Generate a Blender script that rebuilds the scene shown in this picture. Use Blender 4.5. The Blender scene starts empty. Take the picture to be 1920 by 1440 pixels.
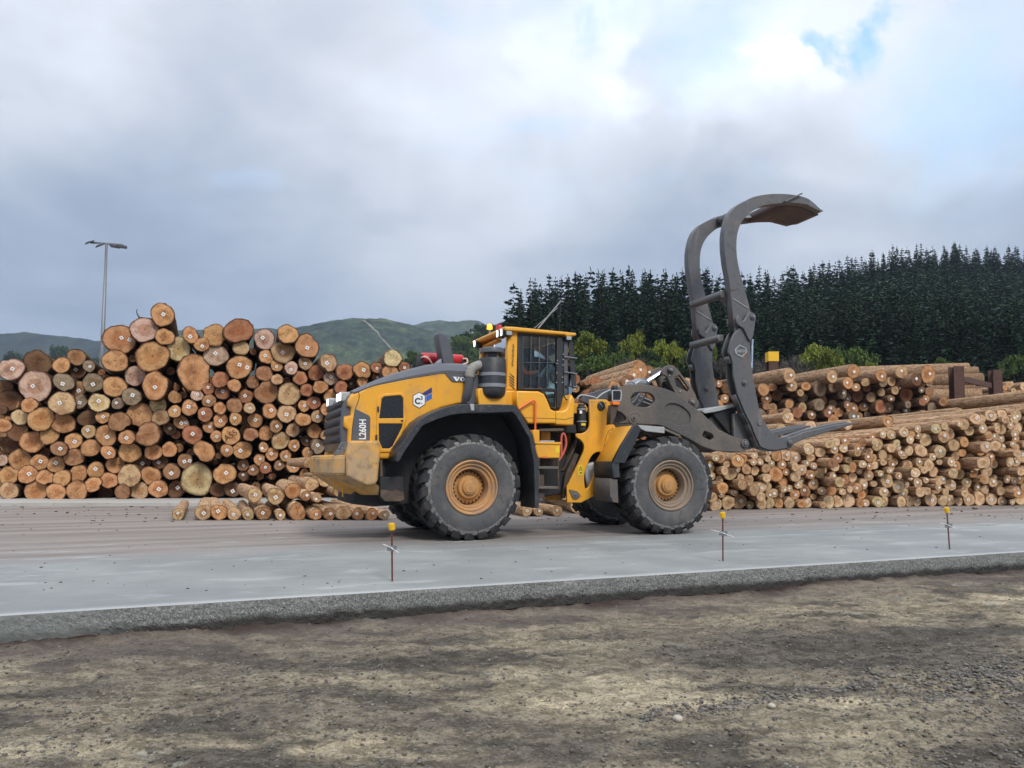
import bpy, bmesh, math, random, heapq
import numpy as np
from mathutils import Vector, Matrix, noise as mnoise
random.seed(7); np.random.seed(7)
R = math.radians
scn = bpy.context.scene
COL = scn.collection
# ---------------------------------------------------------------- camera
F_PX, V0, PITCH, CAM_Z = 1442.0, 789.4, R(3.0), 1.385
cam_d = bpy.data.cameras.new('camera'); cam = bpy.data.objects.new('camera', cam_d); COL.objects.link(cam)
cam_d.sensor_width = 36; cam_d.lens = F_PX / 1920 * 36; cam_d.shift_y = (V0 - 720) / 1920
cam_d.clip_start = 0.1; cam_d.clip_end = 12000
cam.location = (0, 0, CAM_Z); cam.rotation_euler = (R(90) + PITCH, 0, 0)
scn.camera = cam
# ---------------------------------------------------------------- view
scn.render.engine = 'CYCLES'
scn.view_settings.view_transform = 'Standard'; scn.view_settings.look = 'None'
scn.view_settings.exposure = 0.85; scn.view_settings.gamma = 1.0; scn.view_settings.use_curve_mapping = False
scn.cycles.use_denoising = True
scn.cycles.max_bounces = 6; scn.cycles.diffuse_bounces = 3; scn.cycles.glossy_bounces = 3
scn.cycles.transparent_max_bounces = 12; scn.cycles.volume_bounces = 0
scn.cycles.caustics_reflective = False; scn.cycles.caustics_refractive = False

# ---------------------------------------------------------------- node helper
class NB:
    def __init__(s, tree): s.t = tree; s.n = tree.nodes; s.l = tree.links
    def node(s, ty, **kw):
        n = s.n.new(ty)
        for k, v in kw.items(): setattr(n, k, v)
        return n
    def put(s, sock, v):
        if v is None: return
        if isinstance(v, bpy.types.NodeSocket): s.l.new(v, sock)
        elif isinstance(v, (tuple, list)) and sock.type == 'RGBA' and len(v) == 3: sock.default_value = (*v, 1)
        else: sock.default_value = v
    def math(s, op, a, b=None, c=None, clamp=False):
        n = s.node('ShaderNodeMath', operation=op, use_clamp=clamp)
        s.put(n.inputs[0], a); s.put(n.inputs[1], b); s.put(n.inputs[2], c); return n.outputs[0]
    def vmath(s, op, a, b=None, scale=None):
        n = s.node('ShaderNodeVectorMath', operation=op)
        s.put(n.inputs[0], a); s.put(n.inputs[1], b)
        if scale is not None: s.put(n.inputs['Scale'], scale)
        return n.outputs['Value'] if op in ('LENGTH', 'DOT_PRODUCT', 'DISTANCE') else n.outputs[0]
    def mix(s, f, a, b, mode='MIX'):
        n = s.node('ShaderNodeMix', data_type='RGBA', blend_type=mode)
        s.put(n.inputs['Factor'], f); s.put(n.inputs[6], a); s.put(n.inputs[7], b); return n.outputs[2]
    def noise(s, co, scale, detail=4, rough=.55, dist=0.0, out=0):
        n = s.node('ShaderNodeTexNoise'); s.put(n.inputs['Vector'], co)
        n.inputs['Scale'].default_value = scale; n.inputs['Detail'].default_value = detail
        n.inputs['Roughness'].default_value = rough; n.inputs['Distortion'].default_value = dist
        return n.outputs[out]
    def step(s, v, lo, hi, a=0.0, b=1.0):
        n = s.node('ShaderNodeMapRange', interpolation_type='SMOOTHSTEP')
        s.put(n.inputs[0], v); s.put(n.inputs[1], lo); s.put(n.inputs[2], hi); s.put(n.inputs[3], a); s.put(n.inputs[4], b)
        return n.outputs[0]
    def mapping(s, co, scale=(1, 1, 1), loc=(0, 0, 0), rot=(0, 0, 0)):
        n = s.node('ShaderNodeMapping'); s.put(n.inputs[0], co)
        n.inputs['Location'].default_value = loc; n.inputs['Rotation'].default_value = rot; n.inputs['Scale'].default_value = scale
        return n.outputs[0]
    def sep(s, v):
        n = s.node('ShaderNodeSeparateXYZ'); s.put(n.inputs[0], v); return n.outputs
    def comb(s, x, y, z):
        n = s.node('ShaderNodeCombineXYZ'); s.put(n.inputs[0], x); s.put(n.inputs[1], y); s.put(n.inputs[2], z); return n.outputs[0]
    def bump(s, h, strength, dist, normal=None):
        n = s.node('ShaderNodeBump'); s.put(n.inputs['Height'], h)
        n.inputs['Strength'].default_value = strength; n.inputs['Distance'].default_value = dist
        if normal is not None: s.put(n.inputs['Normal'], normal)
        return n.outputs[0]

def new_mat(name):
    m = bpy.data.materials.new(name); m.use_nodes = True
    b = NB(m.node_tree); p = b.n['Principled BSDF']
    return m, b, p

# ---------------------------------------------------------------- world: broken overcast over a physical sky
w = bpy.data.worlds.new('World'); scn.world = w; w.use_nodes = True
b = NB(w.node_tree); bg = b.n['Background']
SUN_EL, SUN_AZ = R(44), R(155)          # azimuth clockwise from +Y: behind and to the right of the camera
sky = b.node('ShaderNodeTexSky', sky_type='NISHITA'); sky.sun_disc = False
sky.sun_elevation = SUN_EL; sky.sun_rotation = SUN_AZ; sky.air_density = 1.0; sky.dust_density = 1.5
co = b.node('ShaderNodeTexCoord').outputs['Generated']
def pix_dir(u, v):
    x = (u - 960) / F_PX; z = (V0 - v) / F_PX
    d = Vector((x, math.cos(PITCH) - z * math.sin(PITCH), math.sin(PITCH) + z * math.cos(PITCH)))
    return d
dz = b.sep(co)
el = b.math('MAXIMUM', dz[2], 0.0)
den = b.math('ADD', el, 0.22)
pl = b.comb(b.math('DIVIDE', dz[0], den), b.math('DIVIDE', dz[1], den), 0.0)
big = b.noise(pl, 0.85, 7, .5, .25)
fine = b.noise(b.mapping(pl, loc=(3.1, 7.7, 2.0)), 2.1, 8, .52, .4)
wv = b.vmath('SUBTRACT', b.noise(co, 7.0, 6, .62, .4, 1), (.5, .5, .5))
wv2 = b.vmath('SUBTRACT', b.noise(co, 26.0, 5, .6, .3, 1), (.5, .5, .5))
cw_ = b.vmath('ADD', b.vmath('ADD', b.vmath('NORMALIZE', co), b.vmath('MULTIPLY', wv, (.24, .24, .13))), b.vmath('SCALE', wv2, scale=.045))
def spot(u, v, rad, sharp=0.0):           # a ragged mass of cloud / a gap, at a direction of the sky
    d = pix_dir(u, v).normalized()
    return b.step(b.vmath('DISTANCE', cw_, tuple(d)), rad, rad * sharp)
dens = b.math('ADD', b.math('MULTIPLY', big, .55), b.math('MULTIPLY', fine, .45))
# luminance of the cloud deck rises with elevation (overcast law)
lum = b.math('MULTIPLY_ADD', b.math('POWER', el, .8), .60, .215)
tex = b.step(dens, .36, .62, .80, 1.17)
cl = b.math('MULTIPLY', lum, tex)
def shade(u, v, r_, k, sh=0.0):
    global cl
    cl = b.math('MULTIPLY', cl, b.math('MULTIPLY_ADD', spot(u, v, r_, sh), k, 1.0))
shade(200, 380, .36, -.17); shade(1190, 440, .2, -.2); shade(480, 540, .28, -.12); shade(640, 90, .2, -.07); shade(1250, 330, .2, -.08)
shade(1070, 115, .10, .17, .15); shade(1130, 165, .05, .14, .2); shade(1400, 135, .12, .15, .1); shade(1330, 150, .06, .12, .2); shade(60, 40, .15, .16); shade(1700, 330, .2, .16); shade(1480, 130, .05, .2, .2); shade(760, 200, .16, .08)
tint = b.mix(b.step(cl, .20, .50), (.70, .87, 1.20), (.93, .985, 1.09))
cloud = b.vmath('SCALE', tint, scale=cl)
gap = b.math('MULTIPLY', b.step(b.noise(b.mapping(pl, loc=(1.3, .4, 5)), 2.6, 7, .58, .5), .54, .72), b.step(el, .24, .42))
gap = b.math('MULTIPLY', gap, .3)
for (u, v, r_, k, sh) in ((1600, 64, .040, .95, .15), (1560, 90, .028, .8, .1), (1640, 40, .03, .5, 0), (1330, 40, .12, .5, 0), (1845, 200, .15, .5, 0), (1725, 235, .07, .5, 0), (1088, 30, .05, .6, 0), (1085, 78, .03, .4, 0), (1860, 50, .1, .3, 0), (1350, 100, .06, .45, 0), (1700, 190, .09, .35, 0), (1210, 100, .05, .3, 0)):
    gap = b.math('MAXIMUM', gap, b.math('MULTIPLY', spot(u, v, r_, sh), k))
blue = b.vmath('MULTIPLY', sky.outputs[0], (.22, .245, .225))
allc = b.mix(gap, cloud, blue)
b.l.new(allc, bg.inputs['Color']); bg.inputs['Strength'].default_value = 1.0
# the Background multiplies radiance already brought to picture scale (sky x 0.13)
# ---------------------------------------------------------------- sun, veiled by cloud
sd = bpy.data.lights.new('sun', 'SUN'); so = bpy.data.objects.new('sun', sd); COL.objects.link(so)
sd.energy = 1.5; sd.angle = R(14); sd.color = (1, .965, .91)
sv = Vector((math.sin(SUN_AZ) * math.cos(SUN_EL), math.cos(SUN_AZ) * math.cos(SUN_EL), math.sin(SUN_EL)))
so.rotation_euler = (-sv).to_track_quat('-Z', 'Y').to_euler(); so.location = (0, 0, 60)

# ---------------------------------------------------------------- object helpers
def tag(o, label=None, cat=None, group=None, kind=None):
    for k, v in (('label', label), ('category', cat), ('group', group), ('kind', kind)):
        if v: o[k] = v
    return o
def link(name, mesh, parent=None, mats=None):
    o = bpy.data.objects.new(name, mesh); COL.objects.link(o)
    if parent is not None: o.parent = parent
    if mats is not None:
        mesh.materials.clear()
        for m in (mats if isinstance(mats, (list, tuple)) else [mats]): mesh.materials.append(m)
    return o
def empty(name, loc=(0, 0, 0), rz=0):
    o = bpy.data.objects.new(name, None); COL.objects.link(o); o.location = loc; o.rotation_euler = (0, 0, rz)
    o.empty_display_size = .2; return o
def mesh_from(verts, faces, name='mesh', smooth=False):
    me = bpy.data.meshes.new(name); me.from_pydata([tuple(v) for v in verts], [], faces); me.update()
    if smooth: me.polygons.foreach_set('use_smooth', [True] * len(me.polygons))
    return me
def fast_mesh(name, V, Fq, smooth=False):
    """V (n,3) array, Fq list of arrays of equal-length faces"""
    me = bpy.data.meshes.new(name); V = np.asarray(V, dtype=np.float32)
    me.vertices.add(len(V)); me.vertices.foreach_set('co', V.ravel())
    Fq = [np.asarray(f, dtype=np.int32) for f in Fq if len(f)]
    nl = sum(f.size for f in Fq); npoly = sum(len(f) for f in Fq)
    me.loops.add(nl); me.loops.foreach_set('vertex_index', np.concatenate([f.ravel() for f in Fq]))
    st, tot, off = [], [], 0
    for f in Fq:
        k = f.shape[1]; st.append(off + np.arange(len(f)) * k); off += f.size
    me.polygons.add(npoly); me.polygons.foreach_set('loop_start', np.concatenate(st).astype(np.int32))
    me.update(calc_edges=True); me.validate()
    me.polygons.foreach_set('use_smooth', np.full(npoly, bool(smooth)))
    return me
def ray(u, v): return pix_dir(u, v)
def at_depth(u, v, Y):
    d = ray(u, v); return Vector((d.x, d.y, d.z)) * (Y / d.y) + Vector((0, 0, CAM_Z))
def on_ground(u, v, z=0.0):
    d = ray(u, v); t = (z - CAM_Z) / d.z; return Vector((d.x * t, d.y * t, z))
def catmull(pts, n=6, closed=False):
    P = [np.array(p, float) for p in pts]; m = len(P); out = []
    rng = range(m if closed else m - 1)
    for i in rng:
        if closed: a, b_, c, d = P[(i - 1) % m], P[i], P[(i + 1) % m], P[(i + 2) % m]
        else: a, b_, c, d = P[max(i - 1, 0)], P[i], P[i + 1], P[min(i + 2, m - 1)]
        for k in range(n):
            t = k / n
            out.append(.5 * ((2 * b_) + (c - a) * t + (2 * a - 5 * b_ + 4 * c - d) * t * t + (3 * b_ - a - 3 * c + d) * t ** 3))
    if not closed: out.append(P[-1])
    return [tuple(p) for p in out]
# ================================================================ materials
def paint(name, base, rough=.45, metal=0.0, layers=(), bump=None, spec=.5, coord='Object', island=False):
    """layers: (scale, detail, lo, hi, colour, amount[, stretch]) noise-shaped dirt or wear over the base colour"""
    m, b, p = new_mat(name)
    co = b.node('ShaderNodeTexCoord').outputs[coord]
    col = b.node('ShaderNodeRGB').outputs[0]; col.default_value = (*base, 1)
    rr = rough
    for ly in layers:
        sc, de, lo, hi, c, am = ly[:6]
        cc = b.mapping(co, ly[6], loc=(sc * .37, 1.7, .6)) if len(ly) > 6 else b.mapping(co, loc=(sc * .37, 1.7, .6))
        f = b.math('MULTIPLY', b.step(b.noise(cc, sc, de, .6, .3), lo, hi), am)
        col = b.mix(f, col, c)
        rr = b.math('ADD', rr if not isinstance(rr, float) else rr, b.math('MULTIPLY', f, .25), clamp=True)
    b.put(p.inputs['Base Color'], col); b.put(p.inputs['Roughness'], rr); p.inputs['Metallic'].default_value = metal
    p.inputs['Specular IOR Level'].default_value = spec
    if bump:
        h = b.noise(co, bump[0], 5, .6); b.put(p.inputs['Normal'], b.bump(h, bump[1], bump[2]))
    return m
DUST = (.30, .215, .14)
M = {}
M['yellow'] = paint('yellow_paint', (.77, .365, .028), .36, layers=((1.6, 4, .45, .8, (.60, .26, .03), .5), (2.6, 7, .50, .74, DUST, .42), (9, 6, .56, .74, (.34, .2, .09), .35, (1, 1, .35)), (40, 3, .62, .72, (.16, .09, .04), .4)), bump=(3, .02, .02))
M['yellow_dirty'] = paint('dusty_yellow_paint', (.66, .33, .05), .55, layers=((1.3, 6, .36, .62, (.36, .27, .18), .85), (6, 7, .48, .68, (.22, .145, .085), .65), (30, 4, .6, .7, (.14, .09, .05), .4, (1, 1, 3))), bump=(14, .12, .02))
M['yellow_cab'] = paint('cab_yellow_paint', (.79, .38, .03), .34, layers=((2, 4, .5, .85, (.64, .28, .03), .4), (4, 7, .52, .78, DUST, .3), (10, 6, .6, .78, (.4, .24, .1), .3, (1, 1, .35)), (45, 3, .63, .72, (.2, .11, .05), .3)))
M['hood_grey'] = paint('hood_grey_paint', (.085, .09, .105), .42, layers=((3, 5, .5, .8, (.16, .15, .14), .35),))
M['black'] = paint('black_plastic', (.022, .025, .03), .5, layers=((3, 6, .5, .75, (.12, .11, .1), .35), (25, 4, .6, .72, (.2, .19, .18), .3)))
M['fender_rub'] = paint('scuffed_black_fender', (.024, .027, .033), .42, layers=((4, 6, .5, .72, (.11, .105, .1), .45), (30, 5, .58, .66, (.30, .29, .28), .5, (1, 1, 2))))
M['frame_black'] = paint('dark_chassis', (.014, .014, .016), .7, layers=((3, 5, .5, .8, (.09, .065, .045), .4),))
M['dark_brown'] = paint('muddy_chassis', (.07, .05, .036), .75, layers=((4, 6, .45, .7, (.2, .14, .09), .55), (14, 4, .55, .7, (.02, .018, .016), .6)))
M['tyre_tread'] = paint('tyre_rubber', (.014, .015, .018), .75, layers=((4, 7, .46, .70, (.085, .074, .064), .6), (15, 6, .56, .7, (.14, .12, .1), .45)), bump=(30, .2, .01))
M['tyre_side'] = paint('tyre_sidewall', (.065, .066, .070), .8, layers=((2.2, 6, .42, .7, (.135, .126, .118), .75), (11, 6, .56, .74, (.02, .02, .022), .55), (50, 4, .5, .7, (.2, .185, .17), .3)), bump=(22, .25, .012))
M['tyre_scuff'] = paint('tyre_scuffed_shoulder', (.19, .185, .18), .9, layers=((14, 6, .44, .6, (.045, .045, .048), .8), (45, 5, .5, .66, (.3, .29, .27), .5)), bump=(35, .6, .02))
M['rim_rear'] = paint('ochre_rim_paint', (.46, .245, .10), .6, layers=((3, 6, .42, .66, (.30, .2, .13), .8), (16, 5, .6, .75, (.12, .075, .05), .5)), bump=(20, .1, .01))
M['rim_front'] = paint('dusty_rim_paint', (.25, .185, .13), .65, layers=((4, 6, .42, .7, (.19, .155, .125), .8), (18, 5, .6, .75, (.09, .06, .045), .5)), bump=(20, .12, .01))
M['hub'] = paint('hub_orange_paint', (.48, .24, .075), .5, layers=((5, 6, .46, .7, (.28, .17, .09), .7), (20, 5, .62, .75, (.1, .06, .04), .5)))
M['boom'] = paint('dusty_grey_boom', (.14, .115, .093), .6, layers=((1.1, 5, .35, .65, (.068, .069, .072), .75), (30, 5, .52, .68, (.235, .19, .15), .45), (70, 3, .6, .68, (.03, .028, .026), .5)), bump=(60, .12, .005))
M['grapple'] = paint('worn_grey_steel', (.125, .126, .133), .40, .35, layers=((1.2, 5, .46, .72, (.165, .14, .118), .5), (7, 6, .52, .72, (.06, .06, .066), .6), (5, 7, .56, .66, (.22, .22, .225), .4, (1, 1, .3)), (3.2, 6, .62, .72, (.26, .105, .045), .65, (1, 1, .4)), (55, 4, .58, .68, (.24, .21, .18), .35)), bump=(45, .12, .006))
M['rust_plate'] = paint('rusted_plate', (.115, .075, .065), .6, .2, layers=((4, 6, .4, .7, (.085, .075, .075), .8), (20, 5, .5, .7, (.2, .1, .07), .5)), bump=(30, .2, .01))
M['steel_bright'] = paint('polished_tine', (.24, .25, .275), .3, .7, layers=((6, 5, .45, .7, (.12, .11, .1), .6, (.3, 1, 3)),))
M['chrome'] = paint('chrome_rod', (.82, .83, .86), .12, 1.0)
M['lightgrey'] = paint('light_grey_metal', (.36, .37, .37), .5, .1, layers=((8, 5, .5, .75, (.2, .17, .14), .6),))
M['band'] = paint('grey_band', (.25, .26, .28), .4, .3)
M['duct'] = paint('corrugated_grey_duct', (.30, .29, .26), .75, layers=((8, 5, .45, .7, (.25, .22, .18), .6),), bump=(60, .2, .004))
M['red'] = paint('red_paint', (.48, .022, .03), .35, layers=((4, 5, .55, .8, (.3, .02, .03), .5),))
M['rail'] = paint('orange_rail_paint', (.8, .16, .04), .4)
M['redrail'] = paint('faded_red_rail', (.5, .1, .07), .5, layers=((9, 5, .5, .7, (.3, .12, .09), .6),))
M['white'] = paint('white_print', (.8, .8, .8), .5)
M['ink'] = paint('black_print', (.015, .015, .018), .5)
M['blue_d'] = paint('navy_print', (.025, .03, .16), .45)
M['blue'] = paint('blue_print', (.02, .13, .5), .45)
M['sticker'] = paint('yellow_sticker', (.75, .55, .02), .5)
M['orange_lens'] = paint('orange_lens', (.85, .2, .02), .25)
M['rustpost'] = paint('rusty_steel', (.085, .04, .028), .8, layers=((5, 6, .45, .7, (.045, .03, .026), .7), (18, 5, .55, .7, (.16, .07, .04), .5)), bump=(30, .3, .01))
M['capyellow'] = paint('yellow_cap_paint', (.78, .46, .015), .5, layers=((6, 5, .55, .8, (.5, .28, .02), .4),))
M['hivis_o'] = paint('orange_workwear', (.8, .12, .03), .8)
M['hivis_y'] = paint('lime_workwear', (.55, .8, .04), .8)
M['skin'] = paint('skin', (.45, .26, .18), .6)
M['seat'] = paint('seat_fabric', (.03, .03, .033), .85)
M['galv'] = paint('galvanised_steel', (.2, .215, .235), .5, .4)
M['tagw'] = paint('white_paper', (.78, .77, .74), .7)
M['tagi'] = paint('grey_print', (.22, .22, .23), .7)
def emit(name, c, s, rough=.3):
    m, b, p = new_mat(name); p.inputs['Base Color'].default_value = (*c, 1); p.inputs['Roughness'].default_value = rough
    p.inputs['Emission Color'].default_value = (*c, 1); p.inputs['Emission Strength'].default_value = s; return m
M['beacon'] = emit('lit_amber_lens', (1, .42, .02), 1.7)
M['lamp'] = emit('lit_work_lamp', (1, .98, .93), 1.1)
def glass(name, tint, refl=.06):
    m, b, p = new_mat(name); b.n.remove(p); out = b.n['Material Output']
    tr = b.node('ShaderNodeBsdfTransparent'); tr.inputs[0].default_value = (*tint, 1)
    gl = b.node('ShaderNodeBsdfGlossy'); gl.inputs['Roughness'].default_value = .03
    fr = b.node('ShaderNodeFresnel'); fr.inputs[0].default_value = 1.5
    mx = b.node('ShaderNodeMixShader'); b.put(mx.inputs[0], fr.outputs[0]); b.l.new(tr.outputs[0], mx.inputs[1]); b.l.new(gl.outputs[0], mx.inputs[2])
    b.l.new(mx.outputs[0], out.inputs[0]); return m
M['glass'] = glass('tinted_cab_glass', (.80, .88, .86))
M['darkglass'] = paint('black_mesh_screen', (.012, .013, .016), .22, layers=((60, 2, .5, .6, (.03, .03, .034), .6),))

# ---- logs
def wood_face(name, attr):
    m, b, p = new_mat(name)
    uv = b.node('ShaderNodeUVMap').outputs[0]
    if attr:
        a = b.node('ShaderNodeAttribute', attribute_name='tint'); colr = a.outputs['Color']
        rnd = b.math('MULTIPLY', b.node('ShaderNodeAttribute', attribute_name='seed').outputs['Fac'], 37.0)
    else:
        oi = b.node('ShaderNodeObjectInfo'); colr = oi.outputs['Color']; rnd = b.math('MULTIPLY', oi.outputs['Random'], 37.0)
    q = b.vmath('SCALE', b.vmath('SUBTRACT', uv, (.5, .5, 0)), scale=2.0)
    off = b.comb(rnd, b.math('MULTIPLY', rnd, 1.7), rnd)
    qn = b.vmath('ADD', q, off)
    wob = b.noise(qn, 1.6, 3, .5, 0, 1)
    q2 = b.vmath('ADD', q, b.vmath('SCALE', b.vmath('SUBTRACT', wob, (.5, .5, .5)), scale=.32))
    r = b.vmath('LENGTH', b.vmath('MULTIPLY', q2, (1, 1, 0)))
    fr = b.math('MULTIPLY_ADD', b.noise(off, 1.0, 0), 24.0, 16.0)
    ring = b.math('MULTIPLY_ADD', b.math('SINE', b.math('MULTIPLY', r, fr)), .5, .5)
    ring = b.math('MULTIPLY', ring, b.step(b.noise(qn, 2.3, 3), .35, .65))
    col = b.mix(b.math('MULTIPLY', ring, .5), colr, b.vmath('MULTIPLY', colr, (.55, .45, .36)))
    heart = b.math('MULTIPLY', b.step(r, .60, .40), b.step(b.noise(off, 3.3, 0), .40, .56))
    col = b.mix(b.math('MULTIPLY', heart, .7), col, b.vmath('MULTIPLY', colr, (.70, .48, .34)))
    # saw marks and blotches, chain-saw kerf streaks
    saw = b.noise(b.mapping(qn, (2.2, 26, 1), rot=(0, 0, .5)), 1.0, 3, .6)
    col = b.mix(b.math('MULTIPLY', b.step(saw, .44, .68), .5), col, b.vmath('MULTIPLY', colr, (.62, .55, .46)))
    blo = b.noise(qn, 1.15, 5, .6)
    col = b.mix(b.math('MULTIPLY', b.step(blo, .46, .68), .8), col, b.vmath('MULTIPLY', colr, (.5, .42, .36)))
    col = b.mix(b.math('MULTIPLY', b.step(b.noise(b.vmath('ADD', qn, (9, 9, 9)), 1.5, 4, .6), .56, .78), .45), col, b.vmath('MULTIPLY', colr, (1.25, 1.3, 1.35)))
    # drying cracks run out from the pith
    ang = b.node('ShaderNodeMath', operation='ARCTAN2'); sx = b.sep(q2); b.put(ang.inputs[0], sx[1]); b.put(ang.inputs[1], sx[0])
    ck = b.noise(b.comb(b.math('MULTIPLY', ang.outputs[0], 2.4), b.math('MULTIPLY', r, .5), rnd), 1.6, 3, .6)
    crack = b.math('MULTIPLY', b.step(b.math('ABSOLUTE', b.math('SUBTRACT', ck, .5)), .03, .004), b.step(r, .9, .3))
    crack = b.math('MULTIPLY', crack, b.step(b.noise(qn, 1.3, 2), .48, .56))
    pith = b.step(r, .085, .04)
    dk = b.math('MAXIMUM', crack, b.math('MULTIPLY', pith, .8))
    col = b.mix(b.math('MULTIPLY', dk, .8), col, (.05, .025, .012))
    r0 = b.vmath('LENGTH', b.vmath('MULTIPLY', q, (1, 1, 0)))
    edge = b.step(b.math('ADD', r0, b.math('MULTIPLY', b.math('SUBTRACT', b.noise(qn, 5, 3), .5), .3)), .86, .97)
    col = b.mix(b.math('MULTIPLY', edge, .8), col, b.vmath('MULTIPLY', colr, (.3, .22, .19)))
    green = b.math('MULTIPLY', b.step(b.noise(b.vmath('ADD', qn, (4, 2, 1)), 2.3, 4, .65), .66, .72), .55)
    green = b.math('MULTIPLY', green, b.step(b.noise(off, 5.1, 0), .56, .6))
    col = b.mix(green, col, (.075, .12, .035))
    b.put(p.inputs['Base Color'], col); p.inputs['Roughness'].default_value = .85; p.inputs['Specular IOR Level'].default_value = .25
    h = b.math('ADD', b.math('MULTIPLY', saw, .6), b.math('MULTIPLY', b.noise(qn, 9, 5, .6), .6))
    b.put(p.inputs['Normal'], b.bump(b.math('SUBTRACT', h, b.math('MULTIPLY', dk, .8)), .55, .02))
    return m
def bark(name, attr):
    m, b, p = new_mat(name)
    if attr:
        co = b.node('ShaderNodeTexCoord').outputs['Object']
        tn = b.node('ShaderNodeAttribute', attribute_name='bark').outputs['Color']
        cc = b.mapping(co, (4.0, .9, 4.0))
    else:
        co = b.node('ShaderNodeTexCoord').outputs['Object']; oi = b.node('ShaderNodeObjectInfo')
        cc = b.vmath('ADD', b.mapping(co, (1.25, 5.0, 1.25)), b.vmath('SCALE', (13, 7, 31), scale=oi.outputs['Random']))
        tn = b.mix(oi.outputs['Alpha'], (.095, .058, .04), (.66, .44, .26))
    n1 = b.noise(cc, 2.6, 7, .68, .6); n2 = b.noise(b.vmath('ADD', cc, (3, 1, 7)), 5.5, 5, .6)
    vor = b.node('ShaderNodeTexVoronoi', feature='DISTANCE_TO_EDGE'); b.put(vor.inputs['Vector'], b.vmath('ADD', cc, b.vmath('SCALE', b.noise(cc, 2.5, 3, .5, 0, 1), scale=.8))); vor.inputs['Scale'].default_value = 3.2
    col = b.mix(b.step(n1, .34, .58), b.vmath('MULTIPLY', tn, (.45, .36, .32)), tn)
    col = b.mix(b.math('MULTIPLY', b.step(n2, .52, .72), .7), col, b.vmath('MULTIPLY', tn, (1.45, 1.3, 1.12)))
    col = b.mix(b.step(vor.outputs[0], .06, .0), col, b.vmath('MULTIPLY', tn, (.25, .18, .16)))
    b.put(p.inputs['Base Color'], col); p.inputs['Roughness'].default_value = .9; p.inputs['Specular IOR Level'].default_value = .2
    b.put(p.inputs['Normal'], b.bump(b.math('ADD', n1, b.math('MULTIPLY', b.math('MINIMUM', vor.outputs[0], .1), 3)), .9, .04))
    return m
M['face'] = wood_face('sawn_log_end', False); M['face_s'] = wood_face('sawn_log_end_pile', True)
M['bark'] = bark('pine_bark', False); M['bark_s'] = bark('pine_bark_pile', True)
# ---- foliage
def leafmat(name, c1, c2, c3, rough=.6, transl=.25):
    m, b, p = new_mat(name)
    geo = b.node('ShaderNodeNewGeometry'); oi = b.node('ShaderNodeObjectInfo')
    isl = geo.outputs['Random Per Island']
    co = b.node('ShaderNodeTexCoord').outputs['Object']
    n = b.noise(co, .55, 3, .6)
    col = b.mix(isl, c1, c2); col = b.mix(b.math('MULTIPLY', b.step(n, .48, .7), .8), col, c3)
    v = b.math('MULTIPLY_ADD', oi.outputs['Random'], .5, .75)
    col = b.vmath('SCALE', col, scale=v)
    b.put(p.inputs['Base Color'], col); p.inputs['Roughness'].default_value = rough; p.inputs['Specular IOR Level'].default_value = .06
    return m
M['pine'] = leafmat('pine_needles', (.018, .041, .022), (.034, .066, .031), (.052, .086, .037))
M['bush_y'] = leafmat('lime_leaves', (.10, .14, .03), (.21, .225, .04), (.31, .285, .05))
M['bush_g'] = leafmat('mid_green_leaves', (.045, .08, .025), (.09, .13, .035), (.12, .16, .04))
M['bush_d'] = leafmat('dark_green_leaves', (.022, .042, .02), (.045, .07, .028), (.06, .085, .035))
M['bush_grey'] = leafmat('bare_grey_twigs', (.075, .065, .06), (.12, .105, .1), (.09, .08, .075))
M['trunk'] = paint('tree_bark', (.06, .045, .035), .9, layers=((4, 5, .45, .7, (.03, .024, .02), .7),))
# ================================================================ ground, slab, yard
def lattice(seed, n=64):
    return np.random.RandomState(seed).rand(n, n)
def vnoise(x, y, seed):
    L = lattice(seed); n = L.shape[0]
    xi = np.floor(x).astype(int); yi = np.floor(y).astype(int); fx = x - xi; fy = y - yi
    fx = fx * fx * (3 - 2 * fx); fy = fy * fy * (3 - 2 * fy)
    a = L[xi % n, yi % n]; b_ = L[(xi + 1) % n, yi % n]; c = L[xi % n, (yi + 1) % n]; d = L[(xi + 1) % n, (yi + 1) % n]
    return (a * (1 - fx) + b_ * fx) * (1 - fy) + (c * (1 - fx) + d * fx) * fy - .5
def fbm(x, y, seed, oct=4, gain=.5):
    s = 0; a = 1
    for o in range(oct): s = s + a * vnoise(x * 2 ** o + 13.7 * o, y * 2 ** o + 7.1 * o, seed + o); a *= gain
    return s
EA = on_ground(0, 1155, 0); EB = on_ground(1920, 1035, 0)
E1 = (EB - EA).normalized(); EN = Vector((-E1.y, E1.x, 0)); EANG = math.atan2(E1.y, E1.x)
Z_LOW = -.245
def edge_t(x, y): return (x - EA.x) * EN.x + (y - EA.y) * EN.y

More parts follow.
